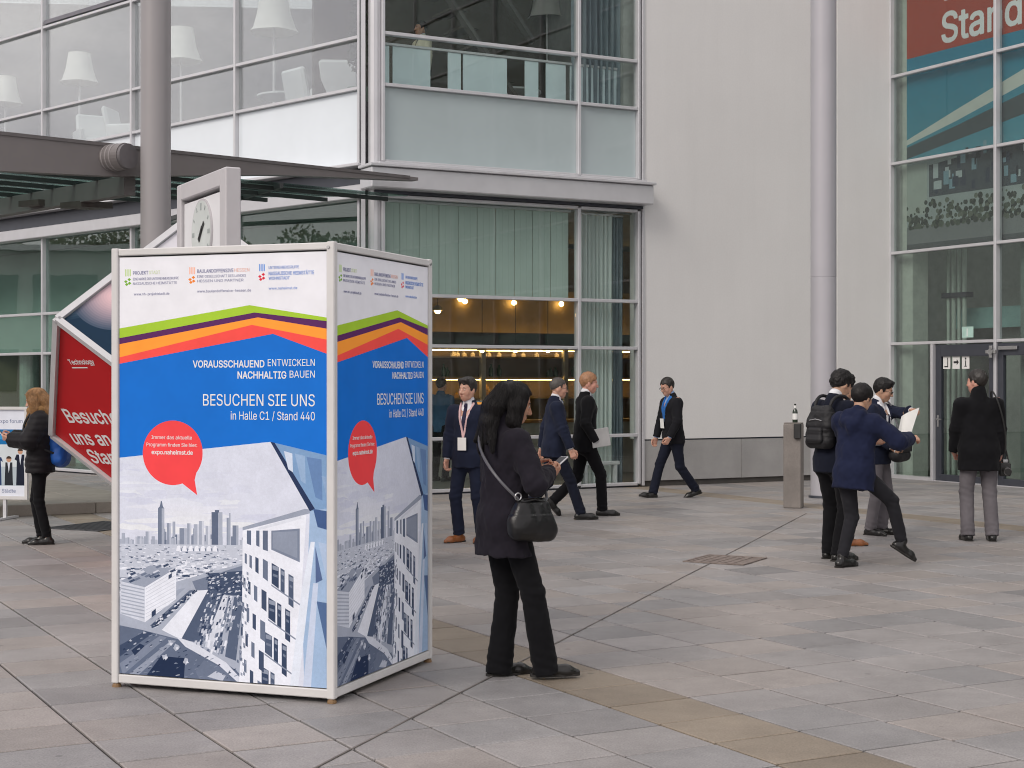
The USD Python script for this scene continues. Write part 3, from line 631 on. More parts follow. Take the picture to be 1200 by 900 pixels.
let = {'white': [tl(223, 308, 428.5, 8.0, 'VORAUSSCHAUEND', True), tl(312, 368, 427, 8.0, 'ENTWICKELN', False), tl(276, 334, 442, 8.0, 'NACHHALTIG', True), tl(338, 368, 441, 8.0, 'BAUEN', False),
                 tl(235, 368, 475, 13.5, 'BESUCHEN SIE UNS', False), tl(268, 368, 492, 9.5, 'in Halle C1 / Stand 440', False),
                 tl(174, 222, 516, 4.2, 'Immer das aktuelle', False, 'c'), tl(168, 228, 525, 4.2, 'Programm finden Sie hier:', False, 'c'), tl(174, 223, 534.5, 4.8, 'expo.naheimst.de', True, 'c')],
       'grey_blue': [tl(152, 170, 314.5, 4, 'PROJEKT', True, 'l'), tl(152, 206, 321.5, 3, 'EINE MARKE DER UNTERNEHMENSGRUPPE', False, 'l'), tl(152, 204, 327, 3, 'NASSAUISCHE HEIMSTÄTTE', False, 'l'), tl(153, 195, 340, 3, 'www.nh-projektstadt.de', False, 'l'),
                     tl(228, 271, 313, 4, 'BAULANDOFFENSIVE', True, 'l'), tl(228, 286, 319, 3, 'EINE GESELLSCHAFT DES LANDES', False, 'l'), tl(228, 283, 324.5, 3, 'HESSEN UND PARTNER', False, 'l'), tl(228, 292, 337, 3, 'www.baulandoffensive-hessen.de', False, 'l')],
       'light_green': [tl(171, 184, 314, 4, 'STADT', False, 'l')], 'light_red': [tl(272, 290, 312, 4, 'HESSEN', False, 'l')],
       'mid_blue': [tl(313, 349, 309, 3.4, 'UNTERNEHMENSGRUPPE', False, 'l'), tl(313, 367, 316.5, 4, 'NASSAUISCHE HEIMSTÄTTE', True, 'l'), tl(313, 338, 322, 3.4, 'WOHNSTADT', True, 'l'), tl(313, 347, 334, 3, 'www.naheimst.de', False, 'l')]}
lm = {'white': mat('white_ink', (.8, .8, .8), .5, 0, .01), 'grey_blue': mat('grey_blue_ink', (.26, .27, .42), .5, 0, .01), 'light_green': mat('light_green_ink', (.62, .72, .42), .5), 'light_red': mat('light_red_ink', (.85, .5, .42), .5), 'mid_blue': mat('mid_blue_ink', (.2, .33, .7), .5)}
lmesh = {k: lettering(v) for k, v in let.items()}
FLIP = np.array([[1, 0, 0], [0, 0, 1], [0, 1, 0.]])   # panel x, y -> frame t, z with the print facing out
for F, KW in ((FA, KWA), (FB, KWB)):
    kx_ = (KW - .09) / PW
    v = np.column_stack([pv2[:, 0] * kx_ + .045, np.full(len(pv2), -.0085), pv2[:, 1] + G0 + .056])
    for sel, m_, nm in ((~isph, prn, 'print'), (isph, phm, 'printed_picture')):
        ids, inv = np.unique(pf2[sel], return_inverse=True)
        part(kio, nm, F.put(trimesh.Trimesh(v[ids], inv.reshape(-1, 3), process=False)), m_, col=pc2[ids])
    for kx, m in lmesh.items():
        mm = T3(T3(m, np.diag([kx_, 1, 1])), FLIP, (.045, -.0079, G0 + .056)); part(kio, 'lettering', F.put(trimesh.Trimesh(mm.vertices, mm.faces[:, ::-1], process=False)), lm[kx])

# ---------------------------------------------------------------- cube sign standing on its corner
cd = 15.8235; cc = at(230.8, cd); a_ = 1.955
cube = thing('tipped_cube_sign', 'big red and photo printed cube sign standing on one corner behind the advertising column', 'cube sign', (cc[0], cc[1], 0))
th = math.radians(-54.7356)
Rz = np.array([[math.cos(math.pi / 4), -math.sin(math.pi / 4), 0], [math.sin(math.pi / 4), math.cos(math.pi / 4), 0], [0, 0, 1]])
tip = math.radians(54.7356)
Rx = np.array([[1, 0, 0], [0, math.cos(tip), -math.sin(tip)], [0, math.sin(tip), math.cos(tip)]])
cps = .3114; CR = np.array([[math.cos(cps), -math.sin(cps), 0], [math.sin(cps), math.cos(cps), 0], [0, 0, 1]]) @ Rx @ Rz; cen = np.array([cc[0], cc[1], a_ * math.sqrt(3) / 2 + .012])
alu_w = mat('cube_frame', (.62, .62, .63), .35, .3, .04)
red_p = mat('red_panel', (.50, .012, .016), .5, 0, .04, 2, spec=.15)
faces = []
for axn in range(3):
    for sg in (-1, 1):
        n = np.zeros(3); n[axn] = sg; faces.append((n, CR @ n))
def face_axes(n, edge=True):
    wn = CR @ n
    if edge:
        i = [k for k in range(3) if n[k] == 0]; X, Y = CR[:, i[0]], CR[:, i[1]]
        return (X, Y, wn) if np.dot(np.cross(X, Y), wn) > 0 else (Y, X, wn)
    X = np.cross([0, 0, 1.], wn); X /= np.linalg.norm(X); return X, np.cross(wn, X), wn
def cube_face(n, m2, z, edge=True):
    X, Y, wn = face_axes(n, edge)
    return T3(m2, np.stack([X, Y, wn], 1), cen + wn * (a_ / 2 + z))
def ray_face(n, u, v): # where a sight line meets a face, in the writing axes of that face
    X, Y, wn = face_axes(n, False); o = np.array([0, 0, CAM_H]); r = np.array([(u - 600) / 1850, 1, (447 - v) / 1850])
    p = o + r * (((cen + wn * a_ / 2) - o) @ wn) / (r @ wn) - cen; return p @ X, p @ Y
corners = np.array([[sx, sy, sz] for sx in (-1, 1) for sy in (-1, 1) for sz in (-1, 1)]) * a_ / 2
for i in range(8):
    for j in range(i + 1, 8):
        if np.sum(corners[i] != corners[j]) == 1:
            pa, pb = CR @ corners[i] * .992 + cen, CR @ corners[j] * .992 + cen
            dvec = CR @ (corners[j] - corners[i]); 
            part(cube, 'edge_frame', bar(pa, pb, .06, .06, up=CR @ np.roll(np.abs((corners[j] - corners[i]) / a_), 1)), alu_w)
hw = a_ / 2 - .045
for n, wn in faces:
    sq = trimesh.creation.box([2 * hw, 2 * hw, .02]); sq.apply_translation([0, 0, -.025])
    upper = wn[2] > 0
    if not upper:
        part(cube, 'panel', cube_face(n, sq, 0), red_p)
    else:
        part(cube, 'panel', cube_face(n, sq, 0), white_v)
# the left lower face: red with white writing; the face turned up to the viewer: a blurred picture
nl = np.array([-1., 0, 0]); nr_ = np.array([0, -1., 0]); nt_ = np.array([0, 0, 1.])
for nface in (nl, nr_):
    b0 = ray_face(nl, 80, 496); b1 = ray_face(nl, 87, 521); b2 = ray_face(nl, 108, 543); l0 = ray_face(nl, 81, 428)
    m = lettering([('Besuchen', *b0, .165, None, True, 'l'), ('uns an', *b1, .165, None, True, 'l'), ('Stand', *b2, .165, None, True, 'l'), ('Technology', *l0, .055, None, True, 'l')])
    m = cat([m, bx(l0[0], l0[0] + .26, l0[1] - .045, l0[1] - .032, 0, .0006)])
    part(cube, 'lettering', cube_face(nface, m, -.0135, False), lm['white'])
ps = [(sbox(-hw, -hw, hw, hw), (22, 48, 70))]
gx, gy = ray_face(nt_, 128, 362)
c45 = math.cos(math.pi / 4)
def e45(x, y): # writing axes to edge axes
    X, Y, _ = face_axes(nt_, False); Xe, Ye, _ = face_axes(nt_, True); p = x * X + y * Y; return p @ Xe, p @ Ye
for k in range(16):
    t = k / 15; c = np.array([22, 48, 70]) * (1 - t) + np.array([212, 210, 216]) * t
    x0, y0 = e45(*ray_face(nt_, 105 + 3 * t, 372 - 44 * t)); x1, y1 = e45(*ray_face(nt_, 330, 330 - 60 * t))
    dx, dy = x1 - x0, y1 - y0; L_ = math.hypot(dx, dy); dx, dy = dx / L_, dy / L_
    nx, ny = -dy, dx
    ux, uy = e45(*ray_face(nt_, 200, 270)); sgn = 1 if (ux - x0) * nx + (uy - y0) * ny > 0 else -1
    ps.append((Polygon([(x0 - 4 * dx, y0 - 4 * dy), (x0 + 4 * dx, y0 + 4 * dy), (x0 + 4 * dx + 5 * sgn * nx, y0 + 4 * dy + 5 * sgn * ny), (x0 - 4 * dx + 5 * sgn * nx, y0 - 4 * dy + 5 * sgn * ny)]), tuple(c)))
for k in range(16):
    t = k / 15; x0, y0 = e45(*ray_face(nt_, 130 + 5 * t, 350 - 4 * t)); ps.append((Point(x0, y0).buffer(.36 - .022 * k), tuple(np.array([70, 84, 104]) * (1 - t) ** 1.5 + np.array([222, 186, 190]) * (1 - (1 - t) ** 1.5))))
cv, cf, cc_ = flat_print(ps, sbox(-hw, -hw, hw, hw))
part(cube, 'print', cube_face(nt_, trimesh.Trimesh(np.column_stack([cv, np.full(len(cv), 0.)]), cf, process=False), -.0138), prn, col=cc_)
part(cube, 'base_plate', bevbox(cc[0] - .4, cc[0] + .4, cc[1] - .4, cc[1] + .4, .001, .012, .004), alu_w)

# ---------------------------------------------------------------- clock pylon
pyl_m = mat('pylon_grey', (.50, .485, .50), .5, 0, .03); pyl_w = mat('pylon_white', (.74, .74, .76), .45, 0, .03)
c0, c1_ = at(264, 12.0)[:2], at(207, 13.2)[:2]
pd = (c0 - c1_); PWd = np.linalg.norm(pd); pd /= PWd; pn = np.array([pd[1], -pd[0]])
PF = Frame(c1_, pd, pn); PT = 1.69 + (447 - 195) / 1850 * 12.0; DP = .125
pyl = thing('clock_pylon', 'grey pylon with white panel and round clock standing behind the advertising column', 'clock', (*c1_, 0))
part(pyl, 'frame', PF.box(0, .11, -DP, 0, 0, PT, .01), pyl_m); part(pyl, 'frame', PF.box(PWd - .15, PWd, -DP, 0, 0, PT, .01), pyl_m)
part(pyl, 'frame', PF.box(.111, PWd - .151, -DP, -.002, PT - .135, PT, .008), pyl_m)
part(pyl, 'core', PF.box(.111, PWd - .151, -DP + .02, -.10, .0, PT - .136), mat('pylon_dark', (.03, .03, .035), .6))
part(pyl, 'front_panel', PF.box(.125, PWd - .165, -.099, -.03, .1, PT - .165, .004), pyl_w)
ccx, ccz = PWd * .49, 1.69 + (447 - 273) / 1850 * 12.6
def disc(F, r, n0, n1, m, nm, t=ccx, z=ccz, par=pyl, sides=40):
    return part(par, nm, F.put(T3(trimesh.creation.cylinder(r, n1 - n0, sections=sides), [[1, 0, 0], [0, 0, 1], [0, -1, 0]], (t, (n0 + n1) / 2, z))), m)
disc(PF, .275, -.029, -.015, pyl_m, 'clock_ring'); dial = disc(PF, .26, -.028, -.012, mat('dial', (.56, .60, .58), .3, 0, .08, 4), 'dial')
for k in range(12):
    a = k * math.pi / 6; L0 = .205 if k % 3 else .185
    part(pyl, 'hour_mark', PF.put(bar([ccx + L0 * math.sin(a), -.0105, ccz + L0 * math.cos(a)], [ccx + .24 * math.sin(a), -.0105, ccz + .24 * math.cos(a)], .018 if k % 3 else .034, .002, up=(0, 1, 0))), mat('dial_mark', (.34, .38, .37), .5))
for L_, a, w in ((.08, 3.9, .045), (.12, .85, .035)):
    part(pyl, 'hand', PF.put(bar([ccx - .06 * math.sin(a), -.008, ccz - .06 * math.cos(a)], [ccx + L_ * math.sin(a), -.008, ccz + L_ * math.cos(a)], w, .002, up=(0, 1, 0))), ink)

# ---------------------------------------------------------------- poster stand at far left
ps_c = ground_pt(-2, 609); psd = np.array([.985, -.17]); psd /= np.linalg.norm(psd)
SP = Frame(ps_c[:2], psd, np.array([psd[1], -psd[0]]))
std = thing('poster_stand', 'white framed poster stand with blue header and printed row of people in suits', 'poster stand', (ps_c[0], ps_c[1], 0))
spx = 1850 / ps_c[1]; zt_, zb_ = 1.69 - (480 - 447) / spx, 1.69 - (585 - 447) / spx
sw0, sw1 = -.75, 37 / spx
part(std, 'frame', cat([SP.box(sw0, sw1, -.03, .02, zt_, zt_ + .035), SP.box(sw0, sw1, -.03, .02, zb_, zb_ + .035), SP.box(sw0, sw0 + .035, -.03, .02, zb_ + .036, zt_ - .001), SP.box(sw1 - .035, sw1, -.03, .02, zb_ + .036, zt_ - .001)]), frm)
part(std, 'panel', SP.box(sw0 + .036, sw1 - .036, -.02, -.005, zb_ + .036, zt_ - .001), white_v)
for t in (sw0 + .3, sw1 - .32):
    part(std, 'leg', cat([SP.box(t, t + .04, -.025, .01, .03, zb_ - .001), SP.box(t - .01, t + .05, -.3, .3, .004, .03)]), alu)
W_, H_ = sw1 - sw0 - .08, zt_ - zb_ - .045
q = [(sbox(0, 0, W_, H_), (222, 226, 236)), (sbox(0, H_ * .60, W_, H_ * .775), (26, 112, 172)), (sbox(0, H_ * .66, W_, H_ * .71), (60, 150, 205)), (sbox(0, H_ * .12, W_, H_ * .60), (176, 188, 196)), (sbox(0, H_ * .34, W_, H_ * .60), (206, 214, 218))]
r3 = np.random.default_rng(3)
for k in range(8):
    cx = W_ - .06 - k * .15; hh = H_ * (.50 + .02 * r3.normal()); suit = [(26, 32, 50), (40, 44, 52), (38, 62, 104)][k % 3]; b = H_ * .125
    q += [(Polygon([(cx - .055, b), (cx + .055, b), (cx + .045, b + .3), (cx + .075, hh - .12), (cx + .05, hh - .06), (cx - .05, hh - .06), (cx - .075, hh - .12), (cx - .045, b + .3)]), suit),
          (Polygon([(cx - .018, hh - .06), (cx + .018, hh - .06), (cx, hh - .19)]), (214, 220, 230)), (Point(cx, hh - .025).buffer(.033), (196, 150, 124)), (Point(cx, hh - .018).buffer(.035).intersection(sbox(cx - .1, hh - .016, cx + .1, hh + .1)), (62, 48, 40))]
v2, f2, c2_ = flat_print(q, sbox(0, 0, W_, H_))
part(std, 'print', SP.put(trimesh.Trimesh(np.column_stack([v2[:, 0] + sw0 + .04, np.full(len(v2), -.0042), v2[:, 1] + zb_ + .04]), f2, process=False)), prn, col=c2_)
m = T3(lettering([('expo forum', W_ - .03, H_ * .85, .045, None, False, 'r'), ('Partner der Städte', W_ - .12, H_ * .04, .045, None, False, 'r')]), FLIP, (sw0 + .04, -.0036, zb_ + .04))
part(std, 'lettering', SP.put(trimesh.Trimesh(m.vertices, m.faces[:, ::-1], process=False)), mat('dark_blue_ink', (.12, .16, .3), .5))

# ---------------------------------------------------------------- stone post with a bottle on top
bc = ground_pt(930, 595)
bol = thing('stone_post', 'square sandy stone post with small black box at the edge of the paving', 'post', (bc[0], bc[1], 0), -.35)
bst = mat('post_stone', (.20, .18, .165), .75, 0, .16, 3, .3, 80, fine=.1)
part(bol, 'shaft', bevbox(-.118, .118, -.118, .118, 0, 1.125, .012), bst, local=True)
part(bol, 'cap_groove', bx(-.112, .112, -.112, .112, 1.126, 1.14), bst, local=True)
part(bol, 'control_box', bevbox(.03, .125, -.17, -.119, .93, 1.13, .01), ink, local=True)
bt = thing('bottle', 'small dark glass bottle with white label standing on the stone post', 'bottle', (bc[0] + .02, bc[1], 1.141))
part(bt, 'glass', lathe([(0, 0), (.034, 0), (.036, .01), (.036, .13), (.03, .16), (.014, .19), (.0125, .24), (.015, .242), (.015, .25), (0, .25)], 18), mat('bottle_glass', (.02, .03, .02), .08, spec=.8), smooth=40, local=True)
part(bt, 'label', lathe([(.0365, .04), (.037, .045), (.037, .115), (.0365, .12)], 18), ppr, smooth=40, local=True)
part(bt, 'neck_label', lathe([(.0135, .19), (.0165, .195), (.0158, .228)], 18), ppr, smooth=40, local=True)

# ---------------------------------------------------------------- behind the glass: lamps, chairs, tables, curtains, cafe
lampw = mat('lamp_fabric', (.75, .74, .70), .8, 0, .04, 6); lampp = mat('lamp_pole', (.72, .72, .72), .4)
def floor_lamp(label, u, d, z, s=1., fl=5.905, src=None):
    c = at(u, d); h = z - fl
    t = thing('floor_lamp', label, 'floor lamp', (c[0], c[1], fl), group='big white floor lamps upstairs')
    r = []
    for k, (a, b) in enumerate(((.40, 0), (.36, .06), (.29, .3), (.235, .62), (.24, .64))): r.append((a * s, h + b * s))
    shp = lathe(r, 26); an = np.arctan2(shp.vertices[:, 1], shp.vertices[:, 0]); low = np.clip(1 - (shp.vertices[:, 2] - h) / (.3 * s), 0, 1)
    shp.vertices[:, :2] *= (1 + .05 * low * np.cos(5 * an))[:, None]
    part(t, 'shade', shp, lampw, smooth=60, local=True)
    part(t, 'pole', tube([[0, 0, .03], [0, 0, h + .3 * s]], .022 * s, 10), lampp, local=True)
    part(t, 'foot', lathe([(0, 0), (.24 * s, 0), (.24 * s, .02), (.03, .035), (0, .035)], 24), lampp, smooth=40, local=True)
LP = lambda lab, u, v, t_back, s: floor_lamp(lab, u, t_back, 1.69 + (447 - v) / 1850 * t_back, s)
LP('white floor lamp at the picture edge, leftmost in the upstairs windows', 6, 122, 33.5, .9)
LP('white floor lamp second from the left in the upstairs windows, above the canopy beam', 93, 97, 31.6, .92)
LP('white floor lamp just right of the left column in the upstairs windows', 212, 72, 30.4, 1.0)
LP('large white floor lamp cut by the top edge, left of the corner post', 321, 38, 28.4, 1.06)
LP('white floor lamp in the dark upstairs room right of the corner post', 641, 22, 27.4, .84)
wht = mat('white_lacquer', (.70, .72, .72), .35, 0, .03)
def chair(label, u, d, rz):
    c = at(u, d); t = thing('white_chair', label, 'chair', (c[0], c[1], 5.905), rz, group='white armchairs upstairs')
    part(t, 'seat', bevbox(-.3, .3, -.3, .25, .30, .46, .04), wht, local=True); part(t, 'backrest', T3(bevbox(-.32, .32, -.05, .06, 0, .62, .04), [[1, 0, 0], [0, .97, .2], [0, -.2, .97]], (0, .28, .40)), wht, local=True)
    for sx in (-1, 1):
        part(t, 'armrest', bevbox(sx * .36 - .05, sx * .36 + .05, -.28, .3, .30, .64, .03), wht, local=True)
        for sy in (-.24, .22): part(t, 'leg', bx(sx * .28 - .02, sx * .28 + .02, sy - .02, sy + .02, 0, .299), lampp, local=True)
for k, (lab, u, d) in enumerate((('white armchair upstairs below the second lamp from the left', 114, 30.6), ('white armchair upstairs against the left column', 152, 30.1), ('white armchair upstairs in the wide pane left of the corner post', 367, 26.6), ('white armchair half hidden beside the potted tree', 398, 26.0))): chair(lab, u, d, .5 + .9 * k)
def table(label, u, d, h=.74):
    c = at(u, d); t = thing('white_table', label, 'table', (c[0], c[1], 5.905))
    part(t, 'table_top', lathe([(0, h - .03), (.5, h - .03), (.5, h), (0, h)], 26), wht, local=True); part(t, 'stem', tube([[0, 0, .03], [0, 0, h - .031]], .04), lampp, local=True); part(t, 'foot', lathe([(0, 0), (.28, 0), (.28, .025), (0, .03)], 22), lampp, local=True)
table('round white table upstairs beside the armchair left of the corner', 335, 27.4); table('round white table upstairs behind the glass balustrade', 600, 27.0)
# potted tree in the corner
leafm = usdkit.material(stage, '/World/Looks/leaf_green', {'d': ('principled_bsdf', {'base_color': (.035, .055, .022), 'roughness': .5}), 't': ('translucent_bsdf', {'color': (.05, .09, .02)}), 'm': ('mix_closure', {'fac': .25})}, [('d.BSDF', 'm.closure1'), ('t.BSDF', 'm.closure2')], surface='m.closure')
leafa = usdkit.material(stage, '/World/Looks/leaf_autumn', {'i': ('geometry', {}), 'r': ('rgb_ramp', {'ramp': [(0, (.10, .10, .03)), (.4, (.24, .13, .03)), (.7, (.32, .11, .02)), (1, (.10, .09, .03))]}), 'd': ('principled_bsdf', {'roughness': .6}), 't': ('translucent_bsdf', {'color': (.2, .1, .02)}), 'm': ('mix_closure', {'fac': .25})}, [('i.random_per_island', 'r.fac'), ('r.color', 'd.base_color'), ('d.BSDF', 'm.closure1'), ('t.BSDF', 'm.closure2')], surface='m.closure')
bark = mat('bark', (.09, .065, .045), .9, 0, .3, 12)
def foliage(n, blobs, size, seed):
    r = np.random.default_rng(seed); V, F = [], []
    w = np.array([b[1] ** 2 for b in blobs]); w = w / w.sum()
    for k in range(n):
        c, R_, sq = blobs[r.choice(len(blobs), p=w)]; dv = r.normal(size=3); dv /= np.linalg.norm(dv)
        p = np.array(c) + dv * R_ * r.random() ** .45 * np.array([1, 1, sq]); a = r.normal(size=3); a /= np.linalg.norm(a); b = np.cross(a, r.normal(size=3)); b /= np.linalg.norm(b)
        s = size * r.uniform(.6, 1.3); i = len(V); V += [p - a * s, p - b * s * .5, p + a * s, p + b * s * .5]; F += [[i, i + 1, i + 2], [i, i + 2, i + 3]]
    return np.array(V), np.array(F)
pc = at(421, 24.95); pt_ = thing('potted_tree', 'slim dark green potted tree upstairs in the glass corner', 'plant', (pc[0], pc[1], 5.905))
part(pt_, 'pot', lathe([(0, 0), (.16, 0), (.2, .42), (.18, .42), (.17, .36), (0, .36)], 20), mat('pot_green', (.16, .24, .18), .4), smooth=40, local=True)
part(pt_, 'trunk', tube([[0, 0, .36], [.02, .01, 1.0], [-.01, 0, 1.9]], [.03, .025, .01], 8), bark, local=True)
part(pt_, 'crown', foliage(900, [((.0, 0, .85 + .22 * k), .2 - .012 * k, 1) for k in range(7)], .055, 11), leafm, local=True)
# curtains and blind
def curtain(label, F, t0, t1, n, z0, z1, m, waves, amp=.05, seed=0):
    r = np.random.default_rng(seed); N = int(waves * 12); s = np.linspace(0, 1, N); ph = np.cumsum(np.r_[0, r.uniform(.6, 1.4, N - 1)]); ph = ph / ph[-1] * waves * 2 * np.pi
    y = n + amp * np.sin(ph) * (1 + .3 * np.sin(3.1 * s * waves)); xs = t0 + s * (t1 - t0)
    zz = np.linspace(z0, z1, 6); V = np.array([[xs[i] + .006 * math.sin(5 * z + i), y[i] * 1.0, z] for z in zz for i in range(N)]); F_ = []
    for j in range(5):
        for i in range(N - 1): a = j * N + i; F_ += [[a, a + 1, a + N + 1], [a, a + N + 1, a + N]]
    c = thing('curtain', label, 'curtain', F.P((t0 + t1) / 2, n, z0))
    part(c, 'fabric', F.put(trimesh.Trimesh(V, np.array(F_), process=False)), m, smooth=True)
    part(c, 'rail', F.box(t0, t1, n - .02, n + .02, z1 + .005, z1 + .03), alu)
cur = usdkit.material(stage, '/World/Looks/curtain_sheer', {'d': ('diffuse_bsdf', {'color': (.80, .86, .85)}), 't': ('translucent_bsdf', {'color': (.6, .66, .65)}), 'm': ('mix_closure', {'fac': .35})}, [('d.BSDF', 'm.closure1'), ('t.BSDF', 'm.closure2')], surface='m.closure')
cur2 = mat('curtain_grey', (.17, .21, .24), .9, 0, .1, 3)
curtain('pale aqua folded curtain full height behind the narrow ground floor bay', MID, 3.46, 4.15, -.22, .03, 4.34, cur, 9, .05, 1)
curtain('narrow dark curtain edge beside the wall on the ground floor', MID, 4.2, 4.40, -.30, .03, 4.34, cur2, 3, .04, 5)
curtain('grey blue folded curtain in the narrow upstairs bay', MID, 3.46, 4.42, -.35, 5.93, 9.6, cur2, 9, .06, 2)
bl = thing('blind', 'pale green vertical slat blind behind the wide ground floor window', 'blind', MID.P(.1, -.3, 2.98))
blm = mat('blind_fabric', (.42, .50, .46), .8, 0, .06, 2)
for k in range(30):
    t = .1 + k * .108; part(bl, 'slat', MID.put(T3(bx(-.0535, .0535, -.002, .002, 3.0, 4.36), [[.999, .05, 0], [-.05, .999, 0], [0, 0, 1]], (t + .05, -.22 - .004 * (k % 3), 0))), blm)
part(bl, 'head_rail', MID.box(.08, 3.36, -.26, -.18, 4.362, 4.395), alu)
# glass balustrade upstairs
bal_m = mat('frosted_glass', (.66, .76, .80), .12, 0, .05, 2, coat=.5)
bal = thing('glass_balustrade', 'pale frosted glass balustrade panels upstairs in the middle facade', 'balustrade', MID.P(.2, -.35, 5.905))
for a, b in ((.10, .30), (.36, .98), (1.28, 1.50), (1.54, 2.30), (2.62, 2.86), (3.0, 3.36), (3.44, 4.4)):
    part(bal, 'panel', MID.box(a, b, -.36, -.345, 5.93, 6.72), bal_m)
part(bal, 'handrail', MID.box(.08, 4.42, -.38, -.33, 6.725, 6.76), alu)
stc = thing('staircase', 'dark sloping stair stringers in the upstairs room', 'staircase', MID.P(1.8, -1.6, 5.91))
for a, b, za, zb2 in ((1.0, 3.2, 8.9, 6.2), (1.9, 3.4, 9.2, 7.3)):
    part(stc, 'stringer', MID.put(bar([a, -1.5, za], [b, -1.5, zb2], .06, .16, up=(0, 1, 0))), mat('stair_grey', (.085, .08, .07), .6))
for k in range(9): part(stc, 'tread', MID.box(1.05 + .22 * k, 1.33 + .22 * k, -2.3, -1.54, 8.78 - .27 * k, 8.82 - .27 * k), pdark)
# cafe: counter, shelves, lit panel, lamps
glow = mat('lamp_glow', (1, .7, .3), .5, emit=(1.0, .60, .20), estr=13.0)
warm = mat('golden_panel', (.36, .25, .10), .5, 0, .2, 2)
caf = thing('cafe_counter', 'cafe counter with shelves under golden panel behind the middle facade', 'counter', MID.P(4, -4, .012))
part(caf, 'front', MID.box(1.4, 8.6, -3.9, -3.3, .013, .95), mat('counter_white', (.42, .40, .36), .5)); part(caf, 'top', MID.box(1.35, 8.65, -3.95, -3.25, .952, 1.0), mat('counter_wood', (.30, .15, .05), .4))
part(caf, 'back_wall', MID.box(.5, 9.2, -5.6, -5.5, .013, 4.3), wl_br); part(caf, 'golden_panel', MID.box(1.0, 9.0, -5.49, -5.4, 2.62, 3.45), warm)
for z in (1.35, 1.75, 2.13): part(caf, 'shelf', MID.box(2.6, 8.0, -5.49, -5.15, z, z + .03), mat('shelf_wood', (.36, .24, .08), .5))
part(caf, 'soffit', MID.box(1.0, 9.0, -5.1, -4.7, 2.30, 2.60), mat('soffit_dark', (.05, .045, .04), .6))
for t in (2.55, 4.3, 6.1, 7.9): part(caf, 'upright', MID.box(t, t + .09, -5.2, -5.1, .013, 2.29), mat('upright_pale', (.45, .43, .36), .6))
part(caf, 'light_strip', MID.box(2.7, 7.9, -5.2, -5.17, 2.265, 2.285), glow); part(caf, 'light_strip', MID.box(2.7, 7.9, -5.18, -5.16, 1.715, 1.728), glow)
for k in range(5): part(caf, 'wall_lamp', T3(trimesh.creation.icosphere(2, .05), None, MID.P(3.0 + 1.05 * k, -5.3, 3.2)), glow, smooth=True)
r4 = np.random.default_rng(4); btm = [mat('jar_a', (.35, .2, .04), .2), mat('jar_b', (.05, .12, .05), .2), mat('jar_c', (.5, .45, .4), .3)]
for k in range(48):
    z = (1.38, 1.78, 2.16)[k % 3]; t = 2.8 + 4.6 * r4.random(); h_ = r4.uniform(.10, .26) if z < 2.1 else .09
    tag(part(None, 'bottle', MID.put(lathe([(0, 0), (.045, 0), (.045, h_ * .6), (.018, h_ * .8), (.018, h_), (0, h_)], 10, (t, -5.3, z + .001))), btm[k % 3], smooth=40), ('amber bottle on the lowest shelf behind the cafe counter', 'green bottle on the middle shelf behind the cafe counter', 'short pale jar on the top shelf behind the cafe counter')[k % 3], ('bottle', 'bottle', 'jar')[k % 3], ('amber bottles on the lowest cafe shelf', 'green bottles on the middle cafe shelf', 'pale jars on the top cafe shelf')[k % 3])
for k, (u, v, d, lab) in enumerate(((513, 364, 26.2, 'lit pendant lamp nearest the advertising column inside the cafe'), (540, 350, 26.6, 'small lit pendant lamp high in the cafe window'), (565, 411, 27.4, 'lit pendant lamp left of the woman in the cafe'), (604, 411, 27.4, 'lit pendant lamp above the woman in the cafe'), (642, 411, 27.6, 'lit pendant lamp over the walking men in the cafe'))):
    p = at(u, d) + np.array([0, 0, 1.69 + (447 - v) / 1850 * d]); l = thing('pendant_lamp', lab, 'lamp', p)
    part(l, 'bulb', T3(trimesh.creation.icosphere(2, .055 if k < 2 else .04), None, p), glow, smooth=True); part(l, 'shade', lathe([(.03, .09), (.075, .05), (.095, .0), (.09, 0), (.07, .045), (.03, .08)], 18, p), warm, smooth=40); part(l, 'cord', tube([p + [0, 0, .09], [p[0], p[1], 4.39]], .006, 6), ink)
od_p = at(572, 28.0); od = thing('orange_display', 'lit orange display case behind the woman in the cafe', 'display', (*od_p[:2], 1.0))
part(od, 'case', bevbox(od_p[0] - .22, od_p[0] + .22, od_p[1] - .12, od_p[1] + .12, 1.001, 1.32, .01), mat('display_orange', (.7, .28, .04), .4, emit=(1, .4, .08), estr=.7)); part(od, 'lid', bevbox(od_p[0] - .24, od_p[0] + .24, od_p[1] - .14, od_p[1] + .14, 1.322, 1.35, .005), alu)
bench = thing('low_bench', 'low grey bench behind the curtain bay', 'bench', MID.P(3.9, -.8, .012))
part(bench, 'seat', MID.box(3.5, 4.2, -.2 + .06, -.06, .36, .42, .01), pyl_m); part(bench, 'leg', MID.box(3.55, 3.6, -.13, -.07, .013, .359), pyl_m); part(bench, 'leg', MID.box(4.1, 4.15, -.13, -.07, .013, .359), pyl_m)

